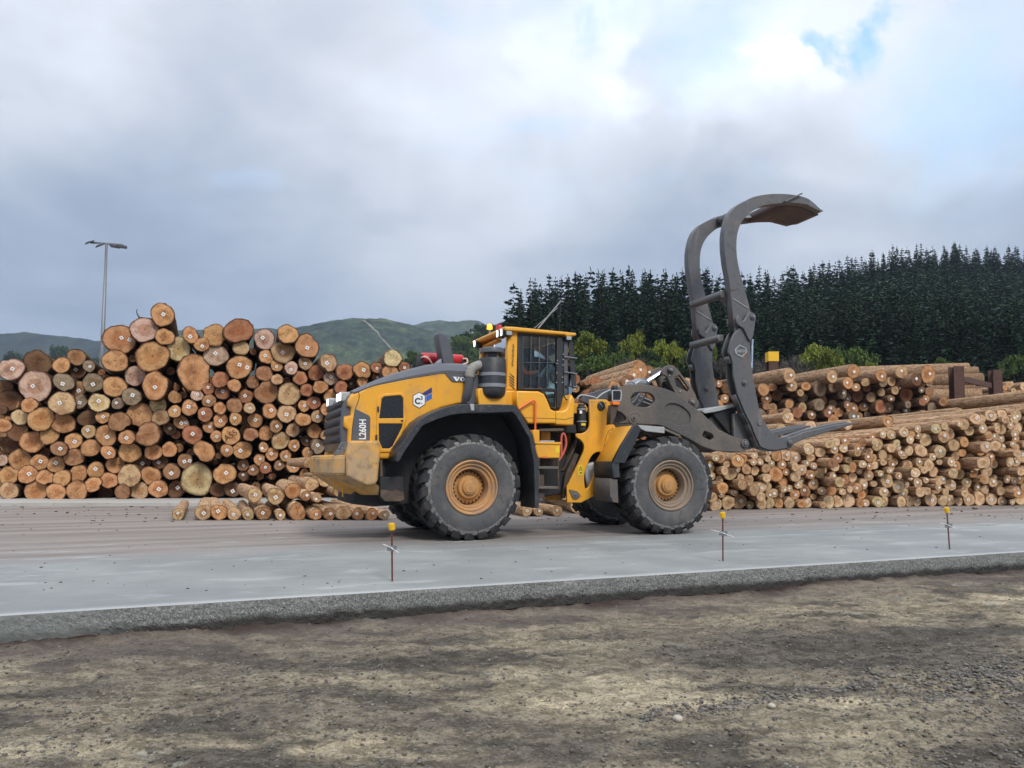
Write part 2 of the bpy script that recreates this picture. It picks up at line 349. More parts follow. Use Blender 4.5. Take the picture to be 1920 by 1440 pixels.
def ground_material():
    m, b, p = new_mat('packed_dirt')
    co = b.node('ShaderNodeTexCoord').outputs['Object']
    al = b.mapping(co, (.55, 1.0, 1.0), rot=(0, 0, -EANG))
    n1 = b.noise(al, .62, 6, .58, .5); n2 = b.noise(b.mapping(al, loc=(5, 3, 1)), 1.5, 6, .62, .4)
    n3 = b.noise(b.mapping(co, (.7, 1, 1), rot=(0, 0, -EANG)), 9, 7, .7); n4 = b.noise(co, 40, 5, .7)
    col = b.mix(b.step(n1, .36, .6), (.150, .138, .122), (.335, .300, .232))
    col = b.mix(b.math('MULTIPLY', b.step(n2, .47, .60), .9), col, (.098, .092, .084))
    col = b.mix(b.math('MULTIPLY', b.step(b.noise(b.mapping(al, loc=(2, 9, 4)), 1.0, 5, .55), .58, .72), .85), col, (.50, .45, .345))
    col = b.mix(b.math('MULTIPLY', b.step(b.noise(b.mapping(al, loc=(8, 1, 4)), 1.9, 4, .5), .655, .72), .75), col, (.37, .39, .36))
    col = b.mix(b.math('MULTIPLY', b.step(n3, .46, .56), .8), col, b.vmath('MULTIPLY', col, (.50, .49, .48)))
    col = b.mix(b.math('MULTIPLY', b.step(n4, .52, .60), .6), col, b.vmath('MULTIPLY', col, (1.5, 1.47, 1.42)))
    col = b.mix(b.math('MULTIPLY', b.step(n4, .48, .40), .6), col, b.vmath('MULTIPLY', col, (.42, .42, .42)))
    st_ = b.noise(b.mapping(co, (.16, 1.5, 1), rot=(0, 0, -EANG)), 1.6, 7, .66, .25)
    col = b.mix(b.math('MULTIPLY', b.step(st_, .50, .66), .6), col, b.vmath('MULTIPLY', col, (.5, .48, .46)))
    col = b.mix(b.math('MULTIPLY', b.step(st_, .45, .33), .5), col, b.vmath('MULTIPLY', col, (1.4, 1.38, 1.32)))
    n6 = b.noise(co, 130, 3, .7); col = b.mix(b.math('MULTIPLY', b.step(n6, .5, .66), .5), col, b.vmath('MULTIPLY', col, (.45, .45, .45)))
    col = b.vmath('MULTIPLY', col, (.93, .88, .80))
    # soil colour turns darker and redder towards the foot of the slab
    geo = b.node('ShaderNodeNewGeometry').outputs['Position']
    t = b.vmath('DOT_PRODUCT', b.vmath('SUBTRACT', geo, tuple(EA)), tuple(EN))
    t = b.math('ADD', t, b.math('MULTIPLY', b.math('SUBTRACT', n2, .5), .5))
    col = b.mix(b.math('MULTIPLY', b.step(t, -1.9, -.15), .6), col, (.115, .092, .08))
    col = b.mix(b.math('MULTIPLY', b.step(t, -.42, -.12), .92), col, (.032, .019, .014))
    b.put(p.inputs['Base Color'], col); p.inputs['Roughness'].default_value = .92; p.inputs['Specular IOR Level'].default_value = .2
    h = b.math('ADD', b.math('MULTIPLY', n3, .6), b.math('MULTIPLY', n4, .5))
    b.put(p.inputs['Normal'], b.bump(h, .9, .032)); return m
def axis(lo, hi, step_, far): 
    out = list(np.arange(lo, hi + 1e-6, step_)); k = step_
    a = lo; pre = []
    while a > -far: k *= 1.9; a -= k; pre.append(max(a, -far))
    k = step_; a = hi
    while a < far: k *= 1.9; a += k; out.append(min(a, far))
    return np.array(pre[::-1] + out)
gx = axis(-6.0, 11.0, .03, 3000); gy = axis(2.2, 12.4, .03, 3000)
GX, GY = np.meshgrid(gx, gy, indexing='ij')
T = edge_t(GX, GY)
env = ((GX > -6.2) & (GX < 11.2) & (GY > 2) & (GY < 12.6)).astype(float)
al_ = GX * E1.x + GY * E1.y
hz = .05 * fbm(al_ * .35, T * .9, 3, 3) + .035 * fbm(GX * 2.2, GY * 2.2, 11, 3) + .02 * fbm(GX * 8, GY * 8, 21, 3)
hz += .012 * np.clip(fbm(GX * 14 , GY * 14, 31, 2) - .12, 0, 1) * 4
hz += .022 * np.exp(-((T + .22) / .07) ** 2) * (1 + 1.8 * fbm(al_ * 3, T * 5, 41, 3)) - .035 * np.exp(-((T + .03) / .07) ** 2)       # low berm of dirt against the slab
hz = np.where(T > .1, 0, hz) * env
GZ = Z_LOW + hz
idx = np.arange(GX.size).reshape(GX.shape)
q = np.stack([idx[:-1, :-1], idx[1:, :-1], idx[1:, 1:], idx[:-1, 1:]], -1).reshape(-1, 4)
gm = fast_mesh('ground', np.stack([GX, GY, GZ], -1).reshape(-1, 3), [q], True)
tag(link('ground', gm, None, ground_material()), kind='structure')
def ground_z(x, y):
    i = min(max(int(np.searchsorted(gx, x)), 0), len(gx) - 1); j = min(max(int(np.searchsorted(gy, y)), 0), len(gy) - 1)
    return float(GZ[i, j])

def slab_material(name, old):
    m, b, p = new_mat(name)
    co = b.node('ShaderNodeTexCoord').outputs['Object']; s = b.sep(co)
    st = b.mapping(co, (.10, 1.4, 1)); n1 = b.noise(st, 1.2, 6, .6, .3); n2 = b.noise(co, .5, 5, .6)
    n3 = b.noise(co, 22, 5, .65); n5 = b.noise(b.mapping(co, (.35, 7, 1)), 2.2, 5, .65)
    clean = b.mix(b.step(n2, .38, .66), (.215, .226, .222), (.285, .294, .285))
    dirt = b.mix(b.step(n1, .38, .64), (.185, .158, .140), (.285, .250, .226))
    dirt = b.mix(b.math('MULTIPLY', b.step(n5, .58, .74), .4), dirt, (.10, .085, .078))
    if old: k = 1.0
    else:
        k = b.step(b.math('ADD', s[1], b.math('MULTIPLY', b.math('SUBTRACT', b.noise(b.mapping(co, (.16, .6, 1)), 1.3, 5, .6), .5), 3.4)), 3.5, 5.4, 0, .92)
    col = b.mix(k, clean, dirt)
    col = b.mix(b.math('MULTIPLY', b.step(n1, .55, .72), .35), col, b.vmath('MULTIPLY', col, (.68, .66, .64)))
    col = b.mix(b.math('MULTIPLY', b.step(n3, .55, .75), .3), col, b.vmath('MULTIPLY', col, (.72, .72, .72)))
    pit = b.node('ShaderNodeTexVoronoi'); b.put(pit.inputs['Vector'], co); pit.inputs['Scale'].default_value = 9
    pm = b.math('MULTIPLY', b.step(pit.outputs['Distance'], .10, .05), b.step(b.noise(co, 2.0, 2), .5, .62))
    col = b.mix(b.math('MULTIPLY', pm, .75), col, (.07, .06, .05))
    scr = b.noise(b.mapping(co, (.22, 17, 1)) if not old else b.mapping(co, (.35, 4, 1)), 1.6, 6, .68, .4); col = b.mix(b.math('MULTIPLY', b.step(scr, .5, .68), .32), col, b.vmath('MULTIPLY', col, (.66, .66, .66)))
    col = b.mix(b.math('MULTIPLY', b.step(scr, .46, .34), .3), col, b.vmath('MULTIPLY', col, (1.28, 1.28, 1.28)))
    if not old:
        ln = b.step(b.math('ABSOLUTE', b.math('SUBTRACT', b.math('ADD', s[1], b.math('MULTIPLY', s[0], -.002)), 3.46)), .022, .010)
        col = b.mix(b.math('MULTIPLY', b.math('MULTIPLY', ln, b.step(s[0], 4.3, 5.0)), b.math('MULTIPLY', b.step(n3, .35, .6), .7)), col, (.62, .63, .62))
        sm2 = b.noise(b.mapping(co, (.7, 1.6, 1), loc=(4, 4, 4)), 1.3, 6, .62)
        col = b.mix(b.math('MULTIPLY', b.step(sm2, .54, .7), .38), col, (.46, .47, .46))
    if not old:      # pale laitance along the cast edge, exposed aggregate on the sawn face
        lip = b.step(b.math('ADD', s[1], b.math('MULTIPLY', b.math('SUBTRACT', n3, .5), .14)), .2, .03)
        col = b.mix(b.math('MULTIPLY', lip, .55), col, (.52, .53, .52))
        nz = b.sep(b.node('ShaderNodeNewGeometry').outputs['Normal'])[2]
        v1 = b.node('ShaderNodeTexVoronoi'); b.put(v1.inputs['Vector'], co); v1.inputs['Scale'].default_value = 62
        v2 = b.node('ShaderNodeTexVoronoi', feature='DISTANCE_TO_EDGE'); b.put(v2.inputs['Vector'], co); v2.inputs['Scale'].default_value = 62
        agg = b.mix(b.sep(v1.outputs['Color'])[0], (.16, .166, .158), (.33, .335, .315))
        rough_ = b.step(b.math('SUBTRACT', b.noise(b.mapping(co, (1, 1, 5)), 1.6, 4, .6), b.math('MULTIPLY', s[2], 1.4)), .42, .62)
        agg = b.mix(b.math('MULTIPLY', b.step(v2.outputs[0], .12, .02), b.math('MULTIPLY_ADD', rough_, .75, .2)), agg, (.045, .045, .043))
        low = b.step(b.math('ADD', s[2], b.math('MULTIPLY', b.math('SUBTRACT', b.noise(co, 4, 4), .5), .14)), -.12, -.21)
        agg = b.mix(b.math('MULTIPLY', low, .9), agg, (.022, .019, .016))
        flat = b.mix(.5, agg, (.2, .21, .2))
        agg = b.mix(b.step(s[0], .5, 1.3), flat, agg)
        sel = b.step(nz, .75, .6)
        col = b.mix(sel, col, agg)
    b.put(p.inputs['Base Color'], col); p.inputs['Roughness'].default_value = .72; p.inputs['Specular IOR Level'].default_value = .35
    b.put(p.inputs['Normal'], b.bump(b.math('ADD', n3, b.math('MULTIPLY', n5, .6)), .25, .012)); return m
# new slab: top sheet with a roughened front face, own axes: x along the edge, y away from it
JT = 6.74
xs = np.concatenate([[-60, -30, -12], np.arange(-4, 19, .022), [30, 60]]); zs = np.linspace(0, Z_LOW - .03, 15)
nx, nz_ = len(xs), len(zs)
A, Bz = np.meshgrid(xs, zs, indexing='ij')
dep = .0045 * (fbm(A * 34, Bz * 34, 51, 2)) * (1 + 2.2 * np.clip(fbm(A * 1.3, Bz * 6, 61, 3) + .25 - Bz * 1.0, 0, 1)) + .006 * fbm(A * 3, Bz * 7, 71, 2)
dep[:, 0] *= .1; dep[:, 1] *= .5
V = np.stack([A, np.minimum(dep, .03) , Bz], -1).reshape(-1, 3)
I = np.arange(nx * nz_).reshape(nx, nz_)
q1 = np.stack([I[:-1, :-1], I[:-1, 1:], I[1:, 1:], I[1:, :-1]], -1).reshape(-1, 4)
nb = len(V); back = np.stack([xs, np.full(nx, JT), np.zeros(nx)], -1); V = np.concatenate([V, back, back - [0, 0, .3]])
Ib = nb + np.arange(nx)
q2 = np.stack([I[:-1, 0], I[1:, 0], Ib[1:], Ib[:-1]], -1); q3 = np.stack([Ib[:-1], Ib[1:], Ib[1:] + nx, Ib[:-1] + nx], -1)
sm_ = fast_mesh('slab', V, [np.concatenate([q1, q2, q3])])
slab = tag(link('concrete_slab', sm_, None, slab_material('new_concrete', False)), kind='structure')
slab.location = EA; slab.rotation_euler = (0, 0, EANG)
def slab_box(name, x0, x1, y0, y1, z0, z1, mat):
    v = [(x, y, z) for z in (z0, z1) for y in (y0, y1) for x in (x0, x1)]
    f = [(4, 5, 7, 6), (0, 1, 5, 4), (2, 6, 7, 3), (0, 4, 6, 2), (1, 3, 7, 5)]
    return link(name, mesh_from(v, f), None, mat)
old_m = slab_material('trafficked_concrete', True)
pav = tag(slab_box('yard_pavement', -90, 150, JT + .018, 75, -.3, -.004, old_m), kind='structure'); pav.location = EA; pav.rotation_euler = (0, 0, EANG)
pad = tag(slab_box('concrete_pad', -45, -3.2, 23.9, 46, -.1, .1, paint('pale_pad_concrete', (.42, .41, .38), .8, layers=((.6, 5, .45, .7, (.33, .28, .24), .6), (6, 5, .55, .75, (.2, .17, .14), .5)), bump=(20, .2, .01))), kind='structure')
# ================================================================ loose stones, bark crumbs
def ico():
    bm = bmesh.new(); bmesh.ops.create_icosphere(bm, subdivisions=1, radius=1)
    v = np.array([x.co[:] for x in bm.verts]); f = np.array([[q_.index for q_ in x.verts] for x in bm.faces]); bm.free(); return v, f
IV, IF = ico()
rs = np.random.RandomState(5)
def scatter_stones(name, pts, sizes, mat, flat=.65):
    VV, FF = [], []
    for k, ((x, y, z), s_) in enumerate(zip(pts, sizes)):
        v = IV * (1 + .28 * (rs.rand(len(IV), 1) - .5)) * [s_ * rs.uniform(.8, 1.5), s_ * rs.uniform(.8, 1.2), s_ * flat]
        a = rs.rand() * 6.28; c, s2 = math.cos(a), math.sin(a)
        v = np.stack([v[:, 0] * c - v[:, 1] * s2, v[:, 0] * s2 + v[:, 1] * c, v[:, 2]], -1) + [x, y, z + s_ * .3]
        VV.append(v); FF.append(IF + k * len(IV))
    return link(name, fast_mesh(name, np.concatenate(VV), [np.concatenate(FF)], True), None, mat)
stone_m, b, p = new_mat('river_stone')
isl = b.node('ShaderNodeNewGeometry').outputs['Random Per Island']
b.put(p.inputs['Base Color'], b.mix(b.math('POWER', isl, 2.0), (.085, .077, .068), (.21, .195, .17))); p.inputs['Roughness'].default_value = .85
pts, sizes = [], []
while len(pts) < 11000:
    u = rs.uniform(-60, 1980); v = rs.uniform(1075, 1460); g = on_ground(u, v, Z_LOW)
    if edge_t(g.x, g.y) > -.12: continue
    dn = float(fbm(np.array([g.x * .8 + 40]), np.array([g.y * .8 + 20]), 91, 3)[0])
    hot = max(math.exp(-((u - 1850) / 190) ** 2 - ((v - 1275) / 45) ** 2), .8 * math.exp(-((v - 1345 + (u - 1250) * .16) / 14) ** 2) * (1200 < u < 1650))
    if rs.rand() > .10 + max(0, dn) * .5 + hot: continue
    pts.append((g.x, g.y, ground_z(g.x, g.y))); sizes.append(.0035 + .011 * rs.rand() ** 3 + .008 * hot * rs.rand())
tag(scatter_stones('gravel', pts, sizes, stone_m), kind='stuff')
for (u, v, s_, lab) in ((1271, 1356, .031, 'smooth pale oval pebble, largest on the dirt in the foreground'), (1447, 1331, .024, 'rounded grey pebble on the low ridge of stones right of the pale oval pebble')):
    g = on_ground(u, v, Z_LOW)
    bm = bmesh.new(); bmesh.ops.create_icosphere(bm, subdivisions=3, radius=1)
    for x in bm.verts: x.co = Vector((x.co.x * 1.25, x.co.y, x.co.z * .8)) * (1 + .12 * mnoise.noise(x.co * 1.3))
    me = bpy.data.meshes.new('pebble'); bm.to_mesh(me); bm.free(); me.polygons.foreach_set('use_smooth', [True] * len(me.polygons))
    o = tag(link('pebble', me, None, paint('pale_pebble', (.42, .38, .3), .7, bump=(3, .2, .1))), lab, 'pebble'); o.scale = (s_,) * 3; o.location = (g.x, g.y, ground_z(g.x, g.y) + s_ * .5); o.rotation_euler = (.1, .1, u)
crumb_m = paint('bark_crumbs', (.07, .042, .028), .9)
pts, sizes = [], []
while len(pts) < 1300:
    if rs.rand() < .6: u, v = rs.uniform(0, 1920), 945 + abs(rs.normal(0, 14)) + (20 if rs.rand() < .4 else 0)
    else: u, v = rs.uniform(-20, 1940), rs.uniform(950, 1110)
    g = on_ground(u, v)
    if edge_t(g.x, g.y) < .25 or g.y > 26: continue
    pts.append((g.x, g.y, 0 if edge_t(g.x, g.y) < JT else -.004)); sizes.append((.004 + .016 * rs.rand() ** 5) * (1 + max(0, g.y - 15) * .25))
tag(scatter_stones('bark_debris', pts, sizes, crumb_m, .3), kind='stuff')
# ================================================================ hills
def ridge(name, pts, y_ridge, y_base, mat, amp, cols=300, rows=60, z_base=-1, seed=0, nscale=1.0, power=1.0):
    us = np.linspace(pts[0][0], pts[-1][0], cols); vs = np.interp(us, [p_[0] for p_ in pts], [p_[1] for p_ in pts])
    zr = CAM_Z + np.tan(PITCH + np.arctan((V0 - vs) / F_PX)) * y_ridge
    ts = np.concatenate([np.linspace(0, 1, rows), [1.1, 1.6]])
    VV = np.zeros((len(ts), cols, 3))
    for i, t in enumerate(ts):
        y = y_base + (y_ridge - y_base) * t; x = (us - 960) / F_PX * y_ridge * (.35 + .65 * min(t, 1.0)) if False else (us - 960) / F_PX * y
        sh = t ** power if t <= 1 else max(0, 1 - (t - 1) * 1.4)
        VV[i, :, 0] = x; VV[i, :, 1] = y; VV[i, :, 2] = z_base + (zr - z_base) * sh
    n = fbm(VV[:, :, 0] / (60 * nscale), VV[:, :, 1] / (60 * nscale) + VV[:, :, 2] / (40 * nscale), 100 + seed, 6, .62)
    edge = np.clip(np.minimum(ts, 1.02)[:, None] * 6, 0, 1) * (1 - .72 * np.clip((ts[:, None] - .8) * 5, 0, 1))
    VV[:, :, 2] += amp * n * edge
    I = np.arange(VV.shape[0] * cols).reshape(VV.shape[0], cols)
    q = np.stack([I[:-1, :-1], I[:-1, 1:], I[1:, 1:], I[1:, :-1]], -1).reshape(-1, 4)
    return tag(link(name, fast_mesh(name, VV.reshape(-1, 3), [q], True), None, mat), kind='structure')
def hill_material(name, cs, sc):
    m, b, p = new_mat(name); co = b.node('ShaderNodeTexCoord').outputs['Object']
    n1 = b.noise(co, sc * .35, 5, .6, .4); n2 = b.noise(co, sc * 3.2, 6, .7); n3 = b.noise(co, sc, 5, .6)
    col = b.mix(b.step(n1, .4, .62), cs[0], cs[1]); col = b.mix(b.math('MULTIPLY', b.step(n3, .5, .68), .8), col, cs[2])
    col = b.mix(b.math('MULTIPLY', b.step(n2, .52, .40), .9), col, b.vmath('MULTIPLY', col, (.30, .34, .38)))
    col = b.mix(b.math('MULTIPLY', b.step(n2, .54, .66), .8), col, b.vmath('MULTIPLY', col, (2.1, 2.1, 1.6)))
    b.put(p.inputs['Base Color'], col); p.inputs['Roughness'].default_value = .95; p.inputs['Specular IOR Level'].default_value = .1
    b.put(p.inputs['Normal'], b.bump(b.math('ADD', n2, n3), 1.0, 6.0)); return m
hg = hill_material('scrub_hillside', ((.026, .042, .026), (.05, .072, .034), (.085, .1, .05)), .02)
hd = hill_material('dark_scrub_hillside', ((.022, .04, .022), (.04, .062, .028), (.07, .09, .04)), .05)
ridge('green_hill', [(180, 660), (250, 640), (310, 620), (400, 617), (480, 614), (530, 613), (575, 609), (620, 602), (655, 598), (690, 597), (712, 600), (740, 606), (775, 611), (830, 625), (900, 650), (1000, 690)], 1100, 620, hg, 17, 420, 110, seed=1)
ridge('green_hill', [(640, 650), (720, 622), (770, 609), (800, 602), (822, 600), (845, 605), (862, 604), (880, 599), (895, 601), (915, 612), (960, 630), (1100, 660), (1300, 700)], 1500, 1000, hg, 20, 300, 90, seed=4)
ridge('misty_hill', [(-500, 600), (-260, 612), (-80, 622), (0, 628), (40, 624), (90, 632), (150, 636), (190, 640), (280, 648), (420, 660), (640, 690)], 1350, 1130, hill_material('blue_dark_hillside', ((.012, .02, .018), (.02, .03, .022), (.028, .036, .026)), .01), 16, 260, 50, seed=9)
ridge('dark_hill', [(790, 705), (835, 668), (850, 648), (870, 634), (890, 624), (910, 617), (935, 608), (975, 596), (1030, 600), (1120, 640), (1200, 700)], 330, 200, hd, 5, 260, 60, seed=7, nscale=.25)
# a pale vehicle track climbing the green hill
from mathutils.bvhtree import BVHTree
gh = bpy.data.objects['green_hill']; bv_ = BVHTree.FromPolygons([v.co for v in gh.data.vertices], [p_.vertices for p_ in gh.data.polygons])
TV = []
for (u, v) in catmull([(672, 600), (682, 602), (692, 609), (700, 617), (708, 624), (712, 632), (722, 641), (728, 648), (737, 657), (746, 668)], 6):
    h = bv_.ray_cast(Vector((0, 0, CAM_Z)), ray(u, v).normalized())
    if h[0] is not None: TV += [h[0] + Vector((-1.7, 0, .6)), h[0] + Vector((1.7, 0, .6))]
tag(link('hill_track', mesh_from(TV, [(i, i + 1, i + 3, i + 2) for i in range(0, len(TV) - 3, 2)]), None, paint('pale_track', (.24, .21, .16), .9, layers=((.08, 4, .42, .62, (.09, .1, .055), .85),))), kind='structure')
# ---- bank and plantation hill on the right
SKYL = [(700, 700), (880, 640), (925, 575), (945, 545), (1000, 523), (1100, 508), (1180, 501), (1280, 512), (1400, 516), (1500, 506), (1560, 493), (1650, 476), (1700, 468), (1800, 460), (1920, 471), (2200, 480)]
H_PINE = 21.0
def skyline(u): return float(np.interp(u, [a[0] for a in SKYL], [a[1] for a in SKYL]))
def ridge_y(u): return float(np.interp(u, [900, 1000, 1350, 1750, 2200], [104, 128, 138, 232, 240]))
def hill_z(x, y):
    u = 960 + x / y * F_PX; yr = ridge_y(u); zs_ = CAM_Z + math.tan(PITCH + math.atan((V0 - skyline(u)) / F_PX)) * yr - H_PINE
    zs_ = max(zs_, 4.0); bank = 5.2 * min(max((y - 50) / 12, 0), 1)
    if u < 900: bank *= max(0, (u - 780) / 120)
    t = (y - 62) / (yr - 62)
    if t <= 0: return bank - .3
    return bank - .3 + (zs_ - bank) * min(t, 1.0) ** 1.5 - max(0, t - 1) * 8
us = np.linspace(700, 2300, 110); ys = np.concatenate([np.linspace(48, 64, 9), np.linspace(68, 270, 50)])
VV = np.array([[((u - 960) / F_PX * y, y, hill_z((u - 960) / F_PX * y, y)) for u in us] for y in ys])
VV[:, :, 2] += .6 * fbm(VV[:, :, 0] / 4, VV[:, :, 1] / 4, 140, 4)
I = np.arange(VV.shape[0] * VV.shape[1]).reshape(VV.shape[:2]); q = np.stack([I[:-1, :-1], I[:-1, 1:], I[1:, 1:], I[1:, :-1]], -1).reshape(-1, 4)
tag(link('forest_hill', fast_mesh('forest_hill', VV.reshape(-1, 3), [q], True), None, hill_material('forest_floor', ((.018, .024, .014), (.03, .036, .018), (.04, .036, .022)), .3)), kind='structure')
# ================================================================ pines
def pine_mesh(seed, H=1.0, whorls=30, width=.17, low=.1, dens=2, npzm=4, ss=1.0):
    """unit-height conifer: trunk mesh and a crown of drooping needle sprays"""
    r_ = np.random.RandomState(seed); V, T = [], []; tv, tf = [], []
    ns = 6; lean = r_.uniform(-.012, .012, 2)
    for i, h in enumerate((-.06, .3, .7, .985)):
        rr = .014 * (1 - h * .93)
        for k in range(ns): a = k * 6.283 / ns; tv.append((rr * math.cos(a) + lean[0] * h, rr * math.sin(a) + lean[1] * h, h))
    for i in range(3):
        for k in range(ns): tf.append((i * ns + k, i * ns + (k + 1) % ns, (i + 1) * ns + (k + 1) % ns, (i + 1) * ns + k))
    def spray(c, d, L, W, droop):
        n = np.array([-d[1], d[0], 0.0]); n /= max(np.linalg.norm(n), 1e-6)
        up = np.array([0, 0, 1.0]); tw = r_.uniform(-.9, .9); side = n * math.cos(tw) + up * math.sin(tw)
        i0 = len(V); tip = c + d * L + up * droop
        V.extend([c - side * W * .35, c + side * W * .35, c + d * L * .55 + side * W * .6 + up * droop * .3, tip, c + d * L * .55 - side * W * .6 + up * droop * .3])
        T.extend([(i0, i0 + 1, i0 + 2), (i0, i0 + 2, i0 + 4), (i0 + 2, i0 + 3, i0 + 4)])
    for wv in range(whorls):
        f = (wv + r_.uniform(-.3, .3)) / whorls; h = low + (1 - low) * min(max(f, 0), .985)
        reach = width * ((1 - f) ** 1.0) * 1.12 * (1.0 if f > .12 else .55 + f * 3.7) + .006
        nb_ = int(r_.randint(5, 8)) if f < .85 else int(r_.randint(3, 5)); a0 = r_.rand() * 6.28
        for k in range(nb_):
            a = a0 + k * 6.283 / nb_ + r_.uniform(-.35, .35); Lb = reach * r_.uniform(.55, 1.15)
            rise = r_.uniform(-.1, .28) * (1 if f < .6 else 2.0)
            d = np.array([math.cos(a), math.sin(a), rise]); d /= np.linalg.norm(d)
            base = np.array([lean[0] * h, lean[1] * h, h]); npz = npzm if f < .75 else max(2, npzm - 2)
            for j in range(npz):
                s_ = (j + .6) / npz; c = base + d * Lb * s_ * .8 + np.array([0, 0, -.10 * Lb * s_ * s_])
                for m_ in range(dens):
                    da = a + r_.uniform(-1.0, 1.0) * (1.2 - s_ * .5); dd = np.array([math.cos(da), math.sin(da), r_.uniform(-.25, .45)])
                    spray(c, dd / np.linalg.norm(dd), r_.uniform(.026, .044) * (1.25 - f * .6) * (1 - 1.5 * max(0, min(f, 1) - .68)) * ss, r_.uniform(.012, .021) * (1.15 - f * .35) * ss, r_.uniform(-.006, .008))
    for k in range(7): spray(np.array([lean[0], lean[1], .93 + k * .012]), np.array([math.cos(k * 2.4) * .45, math.sin(k * 2.4) * .45, .9]), .02, .006, 0)
    return mesh_from(tv, tf, 'trunk', True), fast_mesh('crown', np.array(V), [np.array(T)])
PINES = [pine_mesh(200 + i, whorls=(40, 44, 38, 42, 38)[i], width=(.215, .185, .235, .2, .225)[i], low=(.08, .1, .06, .1, .05)[i]) for i in range(5)]
for t_, c_ in PINES: t_.materials.append(M['trunk']); c_.materials.append(M['pine'])
def put_tree(name, tr, cr, loc, h, wx, rz, label, group, cat='tree', lean=0):
    r0 = empty(name, loc, rz); r0.scale = (h * wx, h * wx, h); r0.rotation_euler = (lean, 0, rz)
    tag(r0, label, cat, group); link('trunk', tr, r0); link('crown', cr, r0); return r0
LOWP = [pine_mesh(250 + i, whorls=26, width=(.21, .23, .19)[i], low=.06, dens=1, npzm=4, ss=1.5) for i in range(3)]
def arr_of(me):
    v = np.zeros(len(me.vertices) * 3, dtype=np.float32); me.vertices.foreach_get('co', v); f = np.zeros(len(me.polygons) * 3, dtype=np.int32); me.polygons.foreach_get('vertices', f); return v.reshape(-1, 3), f.reshape(-1, 3)
LOWA = [arr_of(c_) for _, c_ in LOWP]
rt = random.Random(3); y = 246.0; spots = []
while y > 67:
    x = -6.0
    while x < y * .72 + 4:
        yy = y + rt.uniform(-3, 3); xx = x + rt.uniform(-1, 1); u = 960 + xx / yy * F_PX
        x += rt.uniform(2.5, 4.0) * (1.0 if y < 150 else 1.1) * (.72 if yy > ridge_y(u) - 14 else 1)
        if u < 936 or u > 1985 or yy > ridge_y(u) + 15: continue
        if yy < 80 and rt.random() < .4: continue
        if yy > 98 and u < 962: continue
        gap_ = ridge_y(u) - yy
        vt_ = skyline(u) + (rt.choice((-14, -8, -3, 0, 5, 10)) + rt.uniform(-3, 3) + (5 if gap_ < 0 else 0) if gap_ < 13 else min(gap_, 150) * .62 + rt.uniform(0, 26))
        h = CAM_Z + (865 - vt_) / F_PX * yy - hill_z(xx, yy)
        if h < 6: continue
        spots.append((gap_, xx, yy, u, h))
    y -= 6.5
sky_ = sorted([s_ for s_ in spots if s_[0] < 13], key=lambda s_: -s_[0]); edge_ = sorted([s_ for s_ in spots if s_[0] >= 13], key=lambda s_: s_[2])
ind = sky_[:150] + edge_[:140]; mass = sky_[150:] + edge_[140:]
for (gp, xx, yy, u, h) in ind:
    t_, c_ = PINES[rt.randrange(5)]; sk = gp < 13
    put_tree('pine_tree', t_, c_, (xx, yy, hill_z(xx, yy)), h, rt.uniform(.85, 1.3), rt.random() * 6.28,
             'tall dark pine whose pointed top stands against the cloudy sky' if sk else 'dark green pine in the dense plantation on the hillside behind the log piles', 'pines along the skyline' if sk else 'pines on the hillside below the skyline')
VV, FF3, off = [], [], 0
for (gp, xx, yy, u, h) in mass:
    v, f = LOWA[rt.randrange(3)]; a = rt.random() * 6.28; c, s2 = math.cos(a), math.sin(a); wx = h * rt.uniform(1.0, 1.5)
    VV.append(np.stack([(v[:, 0] * c - v[:, 1] * s2) * wx + xx, (v[:, 0] * s2 + v[:, 1] * c) * wx + yy, v[:, 2] * h + hill_z(xx, yy)], -1)); FF3.append(f + off); off += len(v)
M['pine_mass'] = leafmat('pine_mass_needles', (.018, .041, .022), (.034, .066, .031), (.052, .086, .037))
tag(link('pine_forest', fast_mesh('pine_forest', np.concatenate(VV), [np.concatenate(FF3)]), None, M['pine_mass']), kind='stuff')
